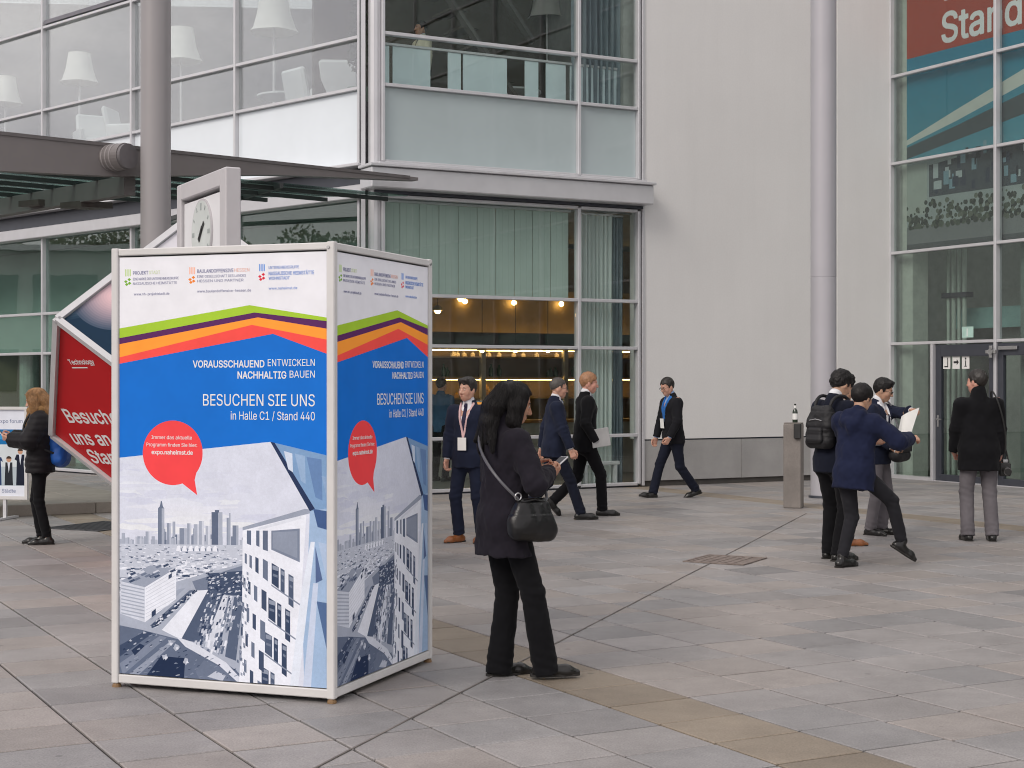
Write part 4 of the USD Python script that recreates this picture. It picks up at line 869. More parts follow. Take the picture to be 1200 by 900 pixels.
# ---------------------------------------------------------------- big banner inside the entrance hall
bn = thing('hall_banner', 'huge banner with red head and printed hall picture hanging inside the entrance glass', 'banner', RGT.P(1.9, -.15, 3.98))
bt0, bt1, bz0, bz1 = .28, 4.6, 3.96, 9.6
part(bn, 'cloth', RGT.box(bt0, bt1, -.16, -.14, bz0, bz1), white_v); part(bn, 'rod', RGT.put(tube([[bt0 - .05, -.15, bz1 + .03], [bt1 + .05, -.15, bz1 + .03]], .025)), alu)
W_, H_ = bt1 - bt0, bz1 - bz0
zr = 7.33 - bz0
q = [(sbox(0, 0, W_, H_), (60, 110, 128))]
for k in range(24):
    t = k / 23; z0 = zr * (1 - t); c = np.array([26, 122, 150]) * (1 - t) + np.array([150, 170, 168]) * min(1, t * 1.6) * 1 + np.array([26, 122, 150]) * 0
    q.append((sbox(0, 0, W_, z0), tuple(np.clip(np.array([24, 124, 152]) * (1 - t) + np.array([138, 158, 158]) * t, 0, 255))))
q.append((sbox(0, zr, W_, H_), (168, 62, 40)))
q += [(Polygon([(0, 1.86), (1.2, 2.12), (W_, 2.9), (W_, 3.2), (1.1, 2.28), (0, 1.95)]), (196, 198, 190)), (Polygon([(0, 1.62), (W_, 2.25), (W_, 2.7), (1.2, 2.04), (0, 1.82)]), (70, 80, 84)), (sbox(0, .0, W_, 1.6), (150, 160, 158)),
      (Polygon([(.55, .9), (W_, .9), (W_, 1.75), (.55, 1.45)]), (70, 78, 84)), (sbox(0, .62, .5, 1.5), (160, 168, 160)), (sbox(0, 0, W_, .42), (120, 124, 124)), (sbox(0, 0, W_, .12), (84, 88, 90))]
r5 = np.random.default_rng(8)
for k in range(60):
    x0 = r5.uniform(.6, W_); z0 = r5.uniform(.9, 1.5); w_ = r5.uniform(.03, .16); q.append((sbox(x0, z0, x0 + w_, z0 + r5.uniform(.08, .25)), [(120, 150, 160), (40, 46, 52), (170, 180, 180), (52, 62, 76)][k % 4]))
for k in range(420):
    x0 = r5.uniform(0, W_); z0 = .40 + .45 * r5.random() ** 1.6; q.append((Point(x0, z0).buffer(r5.uniform(.02, .06), 2), [(58, 66, 58), (76, 86, 74), (98, 104, 92), (48, 56, 50)][k % 4]))
v2, f2, c2_ = flat_print(q, sbox(0, 0, W_, H_))
part(bn, 'print', RGT.put(trimesh.Trimesh(np.column_stack([v2[:, 0] + bt0, np.full(len(v2), -.137), v2[:, 1] + bz0]), f2, process=False)), prn, col=c2_)
m = T3(lettering([('Halle', .92, zr + .84, .50, None, True, 'l'), ('Stand', .85, zr + .12, .50, None, True, 'l')]), FLIP, (bt0, -.136, bz0))
part(bn, 'lettering', RGT.put(trimesh.Trimesh(m.vertices, m.faces[:, ::-1], process=False)), lm['white'])

# ---------------------------------------------------------------- what the glass mirrors: trees and a hall on the far sides of the square
crown_blobs = [((0, 0, 5.2), 2.1, .9), ((1.2, .4, 4.6), 1.5, .9), ((-1.2, -.3, 4.7), 1.5, .9), ((.2, 1.0, 6.3), 1.4, .9), ((-.4, -.8, 6.2), 1.3, .9)]
tree0 = None; G_ = 1.5
for k, (X_, Y_) in enumerate(((-76, 30), (-79, 37), (-75, 44), (-78, 51), (-76, 58), (-80, 66), (-77, 22), (-76, 73))):
    lab = ('autumn coloured broadleaf tree left of the square')
    if tree0 is None:
        tree0 = thing('autumn_tree', lab, 'tree', (X_, Y_, 0), 0, 'autumn trees left of the square')
        part(tree0, 'trunk', tube(np.array([[0, 0, 0], [.05, 0, 1.6], [0, .05, 3.2], [.1, 0, 5.4]]) * G_, [.2, .17, .13, .04], 10), bark, local=True)
        for a in range(5): part(tree0, 'limb', tube(np.array([[0, 0, 2.6 + .3 * a], [.7 * math.cos(a * 1.3), .7 * math.sin(a * 1.3), 3.6 + .3 * a], [1.4 * math.cos(a * 1.3), 1.4 * math.sin(a * 1.3), 4.5 + .25 * a]]) * G_, [.08, .05, .02], 7), bark, local=True)
        part(tree0, 'crown', foliage(6500, [(np.array(q_) * G_, r_ * G_, s_) for q_, r_, s_ in crown_blobs], .18, 21), leafa, local=True)
    else: dup(tree0, (X_, Y_, 0), k * 1.7, lab)
ob = thing('low_hall', 'long low pale hall with dark window band left of the square', 'building', (-58, 42, 0))
obm = mat('hall_concrete', (.42, .42, .40), .8, 0, .1, .3)
part(ob, 'wall', bx(-68, -58, 2, 82, 0, 8.2), obm); part(ob, 'roof_edge', bx(-68.2, -57.8, 1.8, 82.2, 8.205, 8.5), mat('roof_edge_white', (.6, .6, .6), .6))
for z in (1.2, 4.9):
    for k in range(19): part(ob, 'window', bx(-57.99, -57.93, 4 + 4 * k, 7.2 + 4 * k, z, z + 2.1), mat('hall_window', (.05, .075, .07), .15, spec=.6))
# ---------------------------------------------------------------- people: round cones blended into one smooth skin
class Field:
    def __init__(s, h): s.h, s.ops, s.cuts, s.disp = h, [], [], None
    def cone(s, a, b, ra, rb, k=.02, ax=None, sc=1., cut=None):
        s.ops.append(('c', np.array(a, float), np.array(b, float), ra, rb, k, None if ax is None else np.array(ax, float) / np.linalg.norm(ax), sc, cut)); return s
    def ell(s, c, r, R=None, k=.02, cut=None): s.ops.append(('e', np.array(c, float), np.array(r, float), np.eye(3) if R is None else np.array(R), k, cut)); return s
    def bounds(s):
        lo, hi = [], []
        for o in s.ops:
            if o[0] == 'c':
                m = max(o[3], o[4]) * max(o[7], 1); lo.append(np.minimum(o[1], o[2]) - m); hi.append(np.maximum(o[1], o[2]) + m)
            else: m = np.abs(o[3]) @ o[2]; lo.append(o[1] - m); hi.append(o[1] + m)
        return lo, hi
    def mesh(s):
        h = s.h; lo, hi = s.bounds(); pad = .035
        L, H = np.min(lo, 0) - pad, np.max(hi, 0) + pad; n = np.ceil((H - L) / h).astype(int) + 1
        D = np.full(n, .2, np.float32); ax = [L[k] + h * np.arange(n[k]) for k in range(3)]
        for o, l, u in zip(s.ops, lo, hi):
            i0 = np.maximum(((l - pad - L) / h).astype(int), 0); i1 = np.minimum(((u + pad - L) / h).astype(int) + 2, n)
            sl = tuple(slice(a, b) for a, b in zip(i0, i1))
            P = np.stack(np.meshgrid(*(ax[k][sl[k]] for k in range(3)), indexing='ij'), -1).astype(np.float32)
            if o[0] == 'c':
                _, a, b, ra, rb, k, axv, sc, cut = o; q = P - a.astype(np.float32); v = (b - a)
                if axv is not None:
                    q = q - (q @ axv.astype(np.float32))[..., None] * (axv * (1 - 1 / sc)).astype(np.float32); v = v - axv * (v @ axv) * (1 - 1 / sc)
                t = np.clip((q @ v.astype(np.float32)) / max(v @ v, 1e-9), 0, 1)
                d = np.linalg.norm(q - t[..., None] * v.astype(np.float32), axis=-1) - (ra + t * (rb - ra))
            else:
                _, c, r, R, k, cut = o; q = (P - c.astype(np.float32)) @ R.astype(np.float32) / r.astype(np.float32); ln = np.linalg.norm(q, axis=-1)
                d = (ln - 1) * ln / np.maximum(np.linalg.norm(q / r.astype(np.float32), axis=-1), 1e-4)
            if cut is not None: d = np.maximum(d, cut(P))
            e = D[sl]; hh = np.clip(.5 + .5 * (e - d) / k, 0, 1); D[sl] = e + (d - e) * hh - k * hh * (1 - hh)
        near = np.abs(D) < .06; idx = np.argwhere(near); P = (L + idx * h)
        if s.disp is not None: D[near] += s.disp(P).astype(np.float32)
        for c in s.cuts: D[near] = np.maximum(D[near], c(P).astype(np.float32))
        return surface_net(D, L, h)
def surface_net(D, L, h):
    I = D < 0; cs = [(a, b, c) for a in (0, 1) for b in (0, 1) for c in (0, 1)]; n = D.shape
    cut = lambda A, o: A[o[0]:n[0] - 1 + o[0], o[1]:n[1] - 1 + o[1], o[2]:n[2] - 1 + o[2]]
    cnt = sum(cut(I, o).astype(np.int8) for o in cs); act = (cnt > 0) & (cnt < 8); idx = np.argwhere(act)
    num = np.full(act.shape, -1, np.int64); num[act] = np.arange(len(idx)); S = np.zeros((len(idx), 3)); N = np.zeros(len(idx))
    for a in range(3):
        b, c = (a + 1) % 3, (a + 2) % 3
        for ob in (0, 1):
            for oc in (0, 1):
                p = idx.copy(); p[:, b] += ob; p[:, c] += oc; q = p.copy(); q[:, a] += 1
                d0, d1 = D[tuple(p.T)], D[tuple(q.T)]; m = (d0 < 0) != (d1 < 0); t = np.where(m, d0 / np.where(m, d0 - d1, 1), 0)
                x = p.astype(float); x[:, a] += t; S[m] += x[m]; N[m] += 1
    V = L + h * S / N[:, None]; F = []
    for a in range(3):
        b, c = (a + 1) % 3, (a + 2) % 3
        s0 = [slice(1, -1)] * 3; s0[a] = slice(0, n[a] - 1); s1 = list(s0); s1[a] = slice(1, n[a])
        A, B = I[tuple(s0)], I[tuple(s1)]
        for flip, M in ((False, A & ~B), (True, ~A & B)):
            e = np.argwhere(M)
            if not len(e): continue
            off = np.ones(3, int); off[a] = 0; e = e + off
            def cell(ob, oc): p = e.copy(); p[:, b] -= ob; p[:, c] -= oc; return num[tuple(p.T)]
            q = np.stack([cell(1, 1), cell(0, 1), cell(0, 0), cell(1, 0)], 1)
            F.append(q[:, ::-1] if flip else q)
    q = np.vstack(F); q = q[(q >= 0).all(1)]
    return trimesh.Trimesh(V, np.vstack([q[:, [0, 1, 2]], q[:, [0, 2, 3]]]), process=False)

def rot(axis, deg):
    return trimesh.transformations.rotation_matrix(math.radians(deg), axis)[:3, :3]
def ik(a, c, l1, l2, hint):
    a, c = np.array(a, float), np.array(c, float); d = c - a; L = np.linalg.norm(d); d /= L; L = min(L, (l1 + l2) * .998); c = a + d * L
    x = (l1 ** 2 - l2 ** 2 + L ** 2) / (2 * L); y = math.sqrt(max(l1 ** 2 - x ** 2, 0)); h = np.array(hint, float); h = h - d * (h @ d); h /= np.linalg.norm(h)
    return a + d * x + h * y, c
def unit(v): v = np.asarray(v, float); return v / np.linalg.norm(v)
skin = {}
def skin_mat(k):
    c = {'light': (.52, .30, .22), 'tan': (.40, .22, .14), 'pink': (.56, .29, .22), 'asian': (.46, .28, .19)}[k]
    if k not in skin:
        skin[k] = usdkit.material(stage, f'/World/Looks/skin_{k}', {'p': ('principled_bsdf', {'roughness': .5, 'subsurface_weight': .12, 'subsurface_scale': .01}), 'n': ('noise_texture', {'scale': 30, 'detail': 3}), 'g': ('texture_coordinate', {}),
            'r': ('rgb_ramp', {'ramp': [(.3, tuple(np.array(c) * np.array([.88, .8, .78]))), (.7, tuple(np.array(c) * 1.08))]})}, [('g.object', 'n.vector'), ('n.fac', 'r.fac'), ('r.color', 'p.base_color')], surface='p.BSDF')
    return skin[k]
def cloth(name, c, rough=.9, sheen=.04, bump=.35): return mat('cloth_' + name, c, rough, 0, .16, 5, bump, 420, spec=.12, sheen=sheen, fine=.10)

def head_field(C, R, jaw=1., fem=False):
    """skull, face, ears and neck stump about the head's centre C, R its axes (right, forward, up) as columns"""
    f = Field(.0045); W = lambda x, y, z: C + R @ np.array([x, y, z])
    f.ell(W(0, -.014, .032), (.075, .096, .09), R, .01); f.ell(W(0, .022, -.035), (.060 * jaw, .066, .078), R, .03)
    f.cone(W(0, .055, -.092), W(0, .06, -.08), .024 * jaw, .026, .025); f.cone(W(.04, .02, -.075), W(.052, -.02, -.03), .022, .024, .03); f.cone(W(-.04, .02, -.075), W(-.052, -.02, -.03), .022, .024, .03)
    f.cone(W(.02, .074, .027), W(-.02, .074, .027), .014, .014, .018)
    f.cone(W(0, .086, .012), W(0, .107, -.026), .008, .0125, .012); f.cone(W(.012, .094, -.030), W(-.012, .094, -.030), .009, .009, .008)
    f.cone(W(.016, .084, -.055), W(-.016, .084, -.055), .0075, .0075, .006); f.cone(W(.013, .083, -.066), W(-.013, .083, -.066), .008, .008, .006)
    for s in (-1, 1):
        f.cone(W(s * .036, .062, -.018), W(s * .044, .052, -.03), .018, .018, .03)
        f.ell(W(s * .032, .077, .006), (.013, .010, .0095), R, .006)
        f.ell(W(s * .079, -.008, -.006), (.009, .019, .031), R @ rot([0, 0, 1], s * 20), .008)
    f.cuts.append(lambda P: -np.minimum(1, np.minimum(np.linalg.norm((P - W(.031, .094, .006)) / [1, 1, 1], axis=1) - .0105, np.linalg.norm(P - W(-.031, .094, .006), axis=1) - .0105)))
    return f
def hand_mesh(Wr, d, n, side, curl=.5, spread=.0, scale=1., thumb=.6):
    """wrist, pointing direction, palm normal, side +1 right / -1 left; curl 0 flat to 1 closed"""
    f = Field(.0038); d = unit(d); n = unit(n - d * (n @ d)); t = np.cross(d, n) * side   # t points to the thumb
    S = scale
    P0 = np.array(Wr, float)
    for x in (-.026, -.009, .009, .026): f.cone(P0 + t * x * .7 * S, P0 + d * .085 * S + t * x * S, .0145 * S, .0125 * S, .012)
    f.cone(P0 - d * .03 * S, P0 + d * .01 * S, .024 * S, .023 * S, .02, ax=n, sc=.8)
    Ls = (.070, .078, .073, .056)
    for i, x in enumerate((.029, .0095, -.0095, -.028)):
        p = P0 + d * (.086 - .004 * abs(i - 1)) * S + t * x * S; a = 0.; tl = (x * 4 + .0) * spread
        for j, (w, r0, r1) in enumerate(((.44, .0095, .009), (.31, .009, .008), (.25, .008, .0066))):
            a += (curl * (70 if j == 0 else 78 if j == 1 else 50) + 6 + 5 * i * curl) * (1 if j else .8); a = min(a, 215)
            q = p + (d * math.cos(math.radians(a)) + n * math.sin(math.radians(a)) + t * tl) * Ls[i] * w * S; f.cone(p, q, r0 * S, r1 * S, .004); p = q
    b = P0 + d * .02 * S + t * .024 * S; m1 = b + (d * .55 + t * .65 + n * .45 * thumb) * .042 * S; m2 = m1 + unit(d * .9 + t * (.25 - .5 * thumb) + n * .6 * thumb) * .034 * S; m3 = m2 + unit(d * .9 - t * .5 * thumb + n * .5 * thumb) * .027 * S
    f.cone(b, m1, .0155 * S, .0125 * S, .01); f.cone(m1, m2, .0115 * S, .0105 * S, .006); f.cone(m2, m3, .0105 * S, .008 * S, .004)
    return f.mesh(), P0 + d * .075 * S + n * .03 * S
def wrinkle(amp, sc=(18, 18, 9), seed=0): return lambda P: (meshkit.fbm(P * np.array(sc), 3, seed) - .5) * amp

def strands(prim, m, C, material, seed, zlow, n=4200, steps=34, dl=.016):
    from scipy.spatial import cKDTree
    r = np.random.default_rng(seed); V = np.asarray(m.vertices); N = arrays_n(m); T = cKDTree(V)
    top = np.where(V[:, 2] > C[2] - .06)[0]; p = V[r.choice(top, n)]; d0 = r.normal(size=(n, 3)) * .12; P = [p]; off = r.uniform(.0005, .006, n)
    for k in range(steps):
        _, i = T.query(p); nn = N[i]; g = np.array([0, 0, -1.]) + d0 + .55 * (p - C) * np.array([1, 1, 0]) * (p[:, 2:] > C[2]) / .1; g = g - nn * (g * nn).sum(1, keepdims=True); ln = np.linalg.norm(g, axis=1, keepdims=True)
        q = p + np.where(ln > .15, g / np.maximum(ln, 1e-6), 0) * dl; _, i = T.query(q); q = q + (N[i] * ((V[i] - q) * N[i]).sum(1, keepdims=True)) + N[i] * (off * min(1, k / 4))[:, None]; p = q; P.append(p)
    P = np.stack(P, 1); cnt = r.integers(steps // 2, steps + 1, n); pts = np.concatenate([P[k, :c] for k, c in enumerate(cnt)]); w = np.concatenate([np.linspace(.0022, .0010, c) for c in cnt])
    cv = UsdGeom.BasisCurves.Define(stage, str(prim.GetPath()) + '/strands'); cv.CreateTypeAttr('linear'); cv.CreateCurveVertexCountsAttr(Vt.IntArray([int(c) for c in cnt])); cv.CreatePointsAttr(Vt.Vec3fArray.FromNumpy(pts.astype(np.float32))); cv.CreateWidthsAttr(Vt.FloatArray.FromNumpy(w.astype(np.float32))); cv.SetWidthsInterpolation('vertex')
    UsdShade.MaterialBindingAPI.Apply(cv.GetPrim()).Bind(material); tag(cv.GetPrim(), kind='stuff')
def arrays_n(m): return meshkit.arrays(m, True)[2]
def person(name_label, loc, heading, H=1.75, fem=False, h=.0105, pelvis=(0, 0, 0), lean=0, side=0, twist=0, head=(0, 0, 0), feet=None, hands=None, skin_k='light',
           top=None, trousers=None, shoes=None, hair=None, shirt=None, tie=None, lanyard=None, glasses=False, seed=0, girth=1., group=None, knee=None, collar=True):
    S = H / 1.75
    yaw = -math.radians(heading)
    t = thing('person', name_label, 'person', loc, yaw, group)
    U = rot([0, 0, 1], -twist) @ rot([0, 1, 0], side) @ rot([1, 0, 0], -lean)
    Pl = np.array([pelvis[0], pelvis[1], .93 + pelvis[2]]) * 1.0
    up = lambda x, y, z: Pl + U @ np.array([x, y, z])
    sw = .165 if fem else .19
    HR = U @ rot([0, 0, 1], -head[0]) @ rot([1, 0, 0], -head[1]) @ rot([0, 1, 0], head[2])
    nb = up(0, -.012, .555); HC = nb + U @ np.array([0, .012, .03]) + HR @ np.array([0, .018, .112])
    feet = feet or {1: (.11, .0, 0, 8, 0), -1: (-.11, .0, 0, -8, 0)}
    hip, sho, kn, an, el, wr, ft, F = {}, {}, {}, {}, {}, {}, {}, {}
    for s in (-1, 1):
        hip[s] = Pl + rot([0, 0, 1], -twist * .3) @ np.array([s * .088, 0, -.02]); sho[s] = up(s * sw, -.012, .495)
        fx_, fy_, fz_, fyaw, fp = feet[s]
        fd = rot([0, 0, 1], -fyaw) @ rot([1, 0, 0], -fp) @ np.array([0, 1., 0]); fu = rot([0, 0, 1], -fyaw) @ rot([1, 0, 0], -fp) @ np.array([0, 0, 1.])
        ball = np.array([fx_, fy_ + .0, fz_]) + rot([0, 0, 1], -fyaw) @ np.array([0, .09, 0])   # the ball of the foot stays where it stands
        A0 = ball - fd * .13 + fu * .085; F[s] = (fd, fu)
        kn[s], an[s] = ik(hip[s], A0, .422, .413, (knee or {}).get(s, rot([0, 0, 1], -fyaw) @ np.array([s * .08, 1, 0])))
        hd = (hands or {}).get(s, {}); w = np.array(hd.get('at', (s * (sw + .085), .03, .80)), float)
        el[s], wr[s] = ik(sho[s], w, .29, .255, hd.get('hint', (s * .35, -1, -.1)))
    # body: one skin
    b = Field(h)
    b.cone(up(0, 0, -.02), up(0, 0, .15), .105 * girth, .098 * girth, .04, U[:, 0], 1.4); b.cone(up(0, 0, .15), up(0, 0, .40), .098 * girth, .105, .05, U[:, 0], 1.5)
    b.cone(up(-sw * .8, -.01, .48), up(sw * .8, -.01, .48), .055, .055, .06); b.cone(up(0, -.012, .47), HC + HR @ np.array([0, -.02, -.05]), .058 if not fem else .05, .055 if not fem else .046, .03)
    for s in (-1, 1):
        b.cone(sho[s], el[s], .048, .038, .03); b.cone(el[s], wr[s], .038, .026, .02); b.cone(hip[s], kn[s], .085, .055, .03); b.cone(kn[s], an[s], .052, .036, .02)
    ms = [b.mesh(), head_field(HC, HR, .9 if fem else 1.).mesh()]
    grip = {}
    for s in (-1, 1):
        hd = (hands or {}).get(s, {}); fd_ = unit(wr[s] - el[s]); dr = unit(hd['dir']) if 'dir' in hd else fd_
        pn_ = np.array(hd['palm'], float) if 'palm' in hd else np.array([-s, .1, 0.]); 
        m, g_ = hand_mesh(wr[s] + dr * .012, dr, pn_, s, hd.get('curl', .35), hd.get('spread', .1), .93 if fem else 1.0, hd.get('thumb', .5)); ms.append(m); grip[s] = (g_, dr, unit(pn_ - dr * (pn_ @ dr)))
    sc = lambda m: trimesh.Trimesh(np.asarray(m.vertices) * S, m.faces, process=False)
    body = part(t, 'body', sc(cat(ms)), skin_mat(skin_k), smooth=True, local=True)
    def put(nm, f, m, smooth=True): return part(t, nm, sc(f.mesh() if isinstance(f, Field) else f), m, smooth=smooth, local=True)
    # eyes
    W = lambda x_, y_, z_: HC + HR @ np.array([x_, y_, z_])
    for s in (-1, 1):
        put('eye', T3(trimesh.creation.icosphere(2, .0095), None, W(s * .031, .0795, .006)), MATS.get('eye_white') or mat('eye_white', (.5, .47, .44), .2))
        put('iris', T3(trimesh.creation.icosphere(1, .0052), None, W(s * .031, .0858, .006)), ink)
        put('eyebrow', tube([W(s * .016, .089, .026), W(s * .03, .089, .030), W(s * .046, .078, .025)], [.003, .0036, .002], 6), hair['mat'])
    put('lips', tube([W(-.022, .083, -.060), W(-.008, .0915, -.0595), W(.008, .0915, -.0595), W(.022, .083, -.060)], [.002, .0045, .0045, .002], 6), mat('lips', (.34, .12, .10), .4))
    # hair
    hf = Field(.0055); th = hair.get('thick', .012); hs = hair['style']
    hf.ell(W(0, -.018, .036), (.075 + th, .097 + th, .09 + th * 1.2), HR, .012)
    if hs == 'quiff': hf.cone(W(-.045, .062, .108), W(.045, .06, .108), .024, .024, .03); hf.ell(W(0, -.02, .075), (.078, .09, .065), HR, .03)
    if hs == 'bowl': hf.ell(W(0, -.02, .045), (.093, .112, .095), HR, .02)
    sl, z0 = hair.get('line', (.80, .008))
    def hcut(P):
        q = (P - HC) @ HR; ln = z0 + sl * np.clip(q[:, 1], -.15, .085) + .012 * np.sin(q[:, 0] * 90) * (q[:, 1] > .04) - np.where(np.abs(q[:, 1] - .012) < .016, .03, 0)
        return (ln - q[:, 2]) * .75
    if hs != 'long':
        hf.cuts.append(hcut); hf.disp = wrinkle(hair.get('rough', .012), (60, 60, 34), seed)
    else:
        hf = Field(.0065); hd_ = U
        hf.ell(W(0, -.020, .037), (.087, .107, .101), HR, .012)
        for x_ in (-.075, -.03, .02, .07):
            p = [W(x_ * .8, -.075, .05), W(x_ * 1.0, -.115, -.05), W(x_ * 1.15, -.115, -.15) , up(x_ * 1.35, hair.get('back', -.155), hair.get('len', .36) + .03 * math.sin(x_ * 60))]
            for a, c, r0, r1 in zip(p, p[1:], (.047, .046, .036), (.046, .036, .010)): hf.cone(a, c, r0, r1, .035)
        for s in (-1, 1):
            p = [W(s * .07, .02, .06), W(s * .09, .01, -.02), W(s * .088, .015, -.10), up(s * .10, hair.get('front', .06), .42)]
            fr = hair.get('fr', 1.)
            for a, c, r0, r1 in zip(p, p[1:], (.03, .032, .034), (.032, .034, .014)): hf.cone(a, c, r0 * fr, r1 * fr, .06)
        hf.cuts.append(lambda P: np.minimum.reduce([((P - HC) @ HR)[:, 1] - hair.get('fcut', .062) - .4 * np.maximum(0, ((P - HC) @ HR)[:, 2] - .05) * 0, .088 - ((P - HC) @ HR)[:, 2], .066 - np.abs(((P - HC) @ HR)[:, 0]) + 0 * P[:, 0]]))
        hf.disp = lambda P: (meshkit.fbm(np.column_stack([P[:, :2] * 75, P[:, 2] * 9]), 3, seed) - .5) * .014
    hmsh = hf.mesh(); hp_ = put('hair', hmsh, hair['mat'])
    if hs == 'long': strands(hp_, sc(hmsh), HC * S, hair['mat'], seed, up(0, .0, .50)[2] * S)
    # trousers
    tr = Field(h); tc = trousers; g0 = tc.get('wide', 1.)
    tr.cone(up(0, -.005, -.03), up(0, 0, .12), .118 * girth, .106 * girth, .03, U[:, 0], 1.38)
    for s in (-1, 1):
        ax_ = unit(an[s] - kn[s]); ce = an[s] + ax_ * tc.get('drop', .02)
        tr.cone(hip[s] + [0, 0, .0], kn[s], .092 * girth, .066 * g0, .06); tr.cone(kn[s], ce + ax_ * .05, .066 * g0, tc.get('hem', .060), .02, cut=(lambda P, c=ce, a=ax_: (P - c.astype(np.float32)) @ a.astype(np.float32)))
        tr.cone(hip[s] + [0, -.035, -.01], hip[s] + [0, -.04, -.07], .075, .07, .05)
    def tdisp(P):
        w = (meshkit.fbm(P * np.array([20, 20, 14]), 3, seed + 3) - .5) * .013
        for s in (-1, 1):   # pressed crease down the front, small folds at knee and hem
            dz = np.linalg.norm(P - kn[s], axis=1); w = w + .005 * np.sin(P[:, 2] * 95 + P[:, 0] * 30) * np.exp(-(dz / .09) ** 2) + .005 * np.sin(P[:, 2] * 110 + P[:, 1] * 40) * np.exp(-(np.linalg.norm(P - an[s], axis=1) / .09) ** 2)
        return w
    tr.disp = tdisp
    put('trousers', tr, tc['mat'])
    # shoes
    for s in (-1, 1):
        fd, fu = F[s]; rt = np.cross(fd, fu); a = an[s]; so = a - fu * .085
        sf = Field(.0065); k2 = (shoes or {}).get('slim', 1.)
        sf.cone(so - fd * .045 + fu * .034, so + fd * .04 + fu * .034, .036 * k2, .037 * k2, .02); sf.cone(so + fd * .03 + fu * .034, so + fd * .13 + fu * .026, .040 * k2, .042 * k2, .03); sf.cone(so + fd * .13 + fu * .024, so + fd * .195 + fu * .018, .041 * k2, .022 * k2, .03)
        sf.cone(so - fd * .015 + fu * .04, a + fu * shoes.get('shaft', .0), .040 * k2, .042 * k2, .03)
        hl = shoes.get('heel', .0)
        sf.cuts.append(lambda P, so=so, fu=fu: -(P - so) @ fu + .006)
        sh_p = put('shoe', sf, shoes['mat'])
        out = Polygon([(-.037, -.06), (-.034, .04), (-.042, .12), (-.03, .18), (-.008, .212), (.012, .212), (.032, .18), (.042, .12), (.034, .04), (.037, -.06), (.02, -.083), (-.02, -.083)])
        sole = trimesh.creation.extrude_polygon(out, .014, engine='earcut')
        part(sh_p, 'sole', sc(T3(sole, np.stack([rt * k2, fd, fu], 1), so - fu * .001)), shoes.get('sole') or mat('shoe_sole', (.02, .018, .016), .7), local=True)
    # top
    hem = top.get('hem', -.10); lg = top.get('loose', 0.); fl_ = top.get('flare', 0.); br = top.get('bust', 0)
    def torso(f, o, hemz, sl=True):
        f.cone(up(0, -.004, hemz - .1), up(0, 0, .0), .116 * girth + o + fl_ + .01, .114 * girth + o + fl_ * .6, .04, U[:, 0], 1.38, cut=lambda P: ((Pl + U[:, 2] * hemz).astype(np.float32) - P) @ U[:, 2].astype(np.float32))
        f.cone(up(0, 0, .0), up(0, 0, .17), .114 * girth + o + fl_ * .6, .103 * girth + o, .05, U[:, 0], 1.40); f.cone(up(0, 0, .17), up(0, .002, .37), .103 * girth + o, .113 + o, .05, U[:, 0], 1.48 if not fem else 1.36)
        f.cone(up(-sw * .78, -.014, .462), up(sw * .78, -.014, .462), .056 + o, .056 + o, .07); f.cone(up(0, -.014, .46), up(0, -.012, .545), .085 + o, .066 + o, .05)
        if fem: f.ell(up(0, .07, .33), (.13, .075 + o, .08), U, .06)
        if sl:
            for s in (-1, 1):
                ax_ = unit(wr[s] - el[s]); ce = wr[s] - ax_ * top.get('cuff', .005)
                f.cone(sho[s] - U[:, 2] * .028 - U[:, 0] * s * .006, el[s], .060 + o + lg * .4, .050 + o + lg, .05); f.cone(el[s], ce + ax_ * .04, .050 + o + lg, .038 + o + lg * .7, .02, cut=lambda P, c=ce, a=ax_: (P - c.astype(np.float32)) @ a.astype(np.float32))
    loc_ = lambda P: (P - up(0, 0, .545)) @ U       # upper-body coordinates from the neck's base
    vd, vw = top.get('v', (0, 0))
    def vedge(q): return np.abs(q[:, 0]) - vw * np.clip(1 + (q[:, 2] - .02) / vd, 0, 1.2) if vd else np.ones(len(q))
    jk = Field(h); torso(jk, top.get('thick', .012), hem); st_ = top.get('style', 'suit')
    def jdisp(P):
        q = loc_(P); w = (meshkit.fbm(P * np.array([16, 16, 10]), 3, seed + 9) - .5) * top.get('fold', .020)
        for s in (-1, 1):
            de = np.linalg.norm(P - el[s], axis=1); w = w + .0045 * np.sin((P @ unit(wr[s] - sho[s])) * 120 + P[:, 0] * 25) * np.exp(-(de / .085) ** 2)
        if st_ == 'puffer': w = w - .007 * np.abs(np.sin(q[:, 2] * 46))
        if vd: e = vedge(q); w = w - np.where((q[:, 1] > .03) & (e > 0) & (e < .052 * np.clip(1 + (q[:, 2] - .02) / vd, 0, 1)) & (q[:, 2] > -vd), .0065, 0)
        if top.get('seam'): w = w + np.where((np.abs(q[:, 0] - .005) < .006) & (q[:, 1] > 0), .007, 0)
        if top.get('open'): w = w + 0
        return w
    jk.disp = jdisp
    if vd: jk.cuts.append(lambda P: (lambda q: -np.maximum.reduce([vedge(q), .03 - q[:, 1], -(q[:, 2] + vd)]))(loc_(P)))
    if top.get('open'): jk.cuts.append(lambda P: (lambda q: -np.maximum.reduce([np.abs(q[:, 0] - .01) - top['open'] * np.clip(-q[:, 2] * 2.2, 0, 1), .03 - q[:, 1]]))(loc_(P)))
    if st_ == 'hood':
        jk.cone(up(-.07, -.085, .53), up(.07, -.085, .53), .05, .05, .04); jk.cone(up(-.06, -.12, .46), up(.06, -.12, .46), .05, .05, .05); jk.cone(up(0, -.13, .44), up(0, -.12, .36), .055, .03, .04)
    if st_ == 'coat': jk.cone(up(0, -.02, .52), up(0, -.012, .60), .078, .075, .02)
    if st_ == 'puffer': jk.cone(up(0, -.01, .50), up(0, -.005, .60), .09, .085, .03)
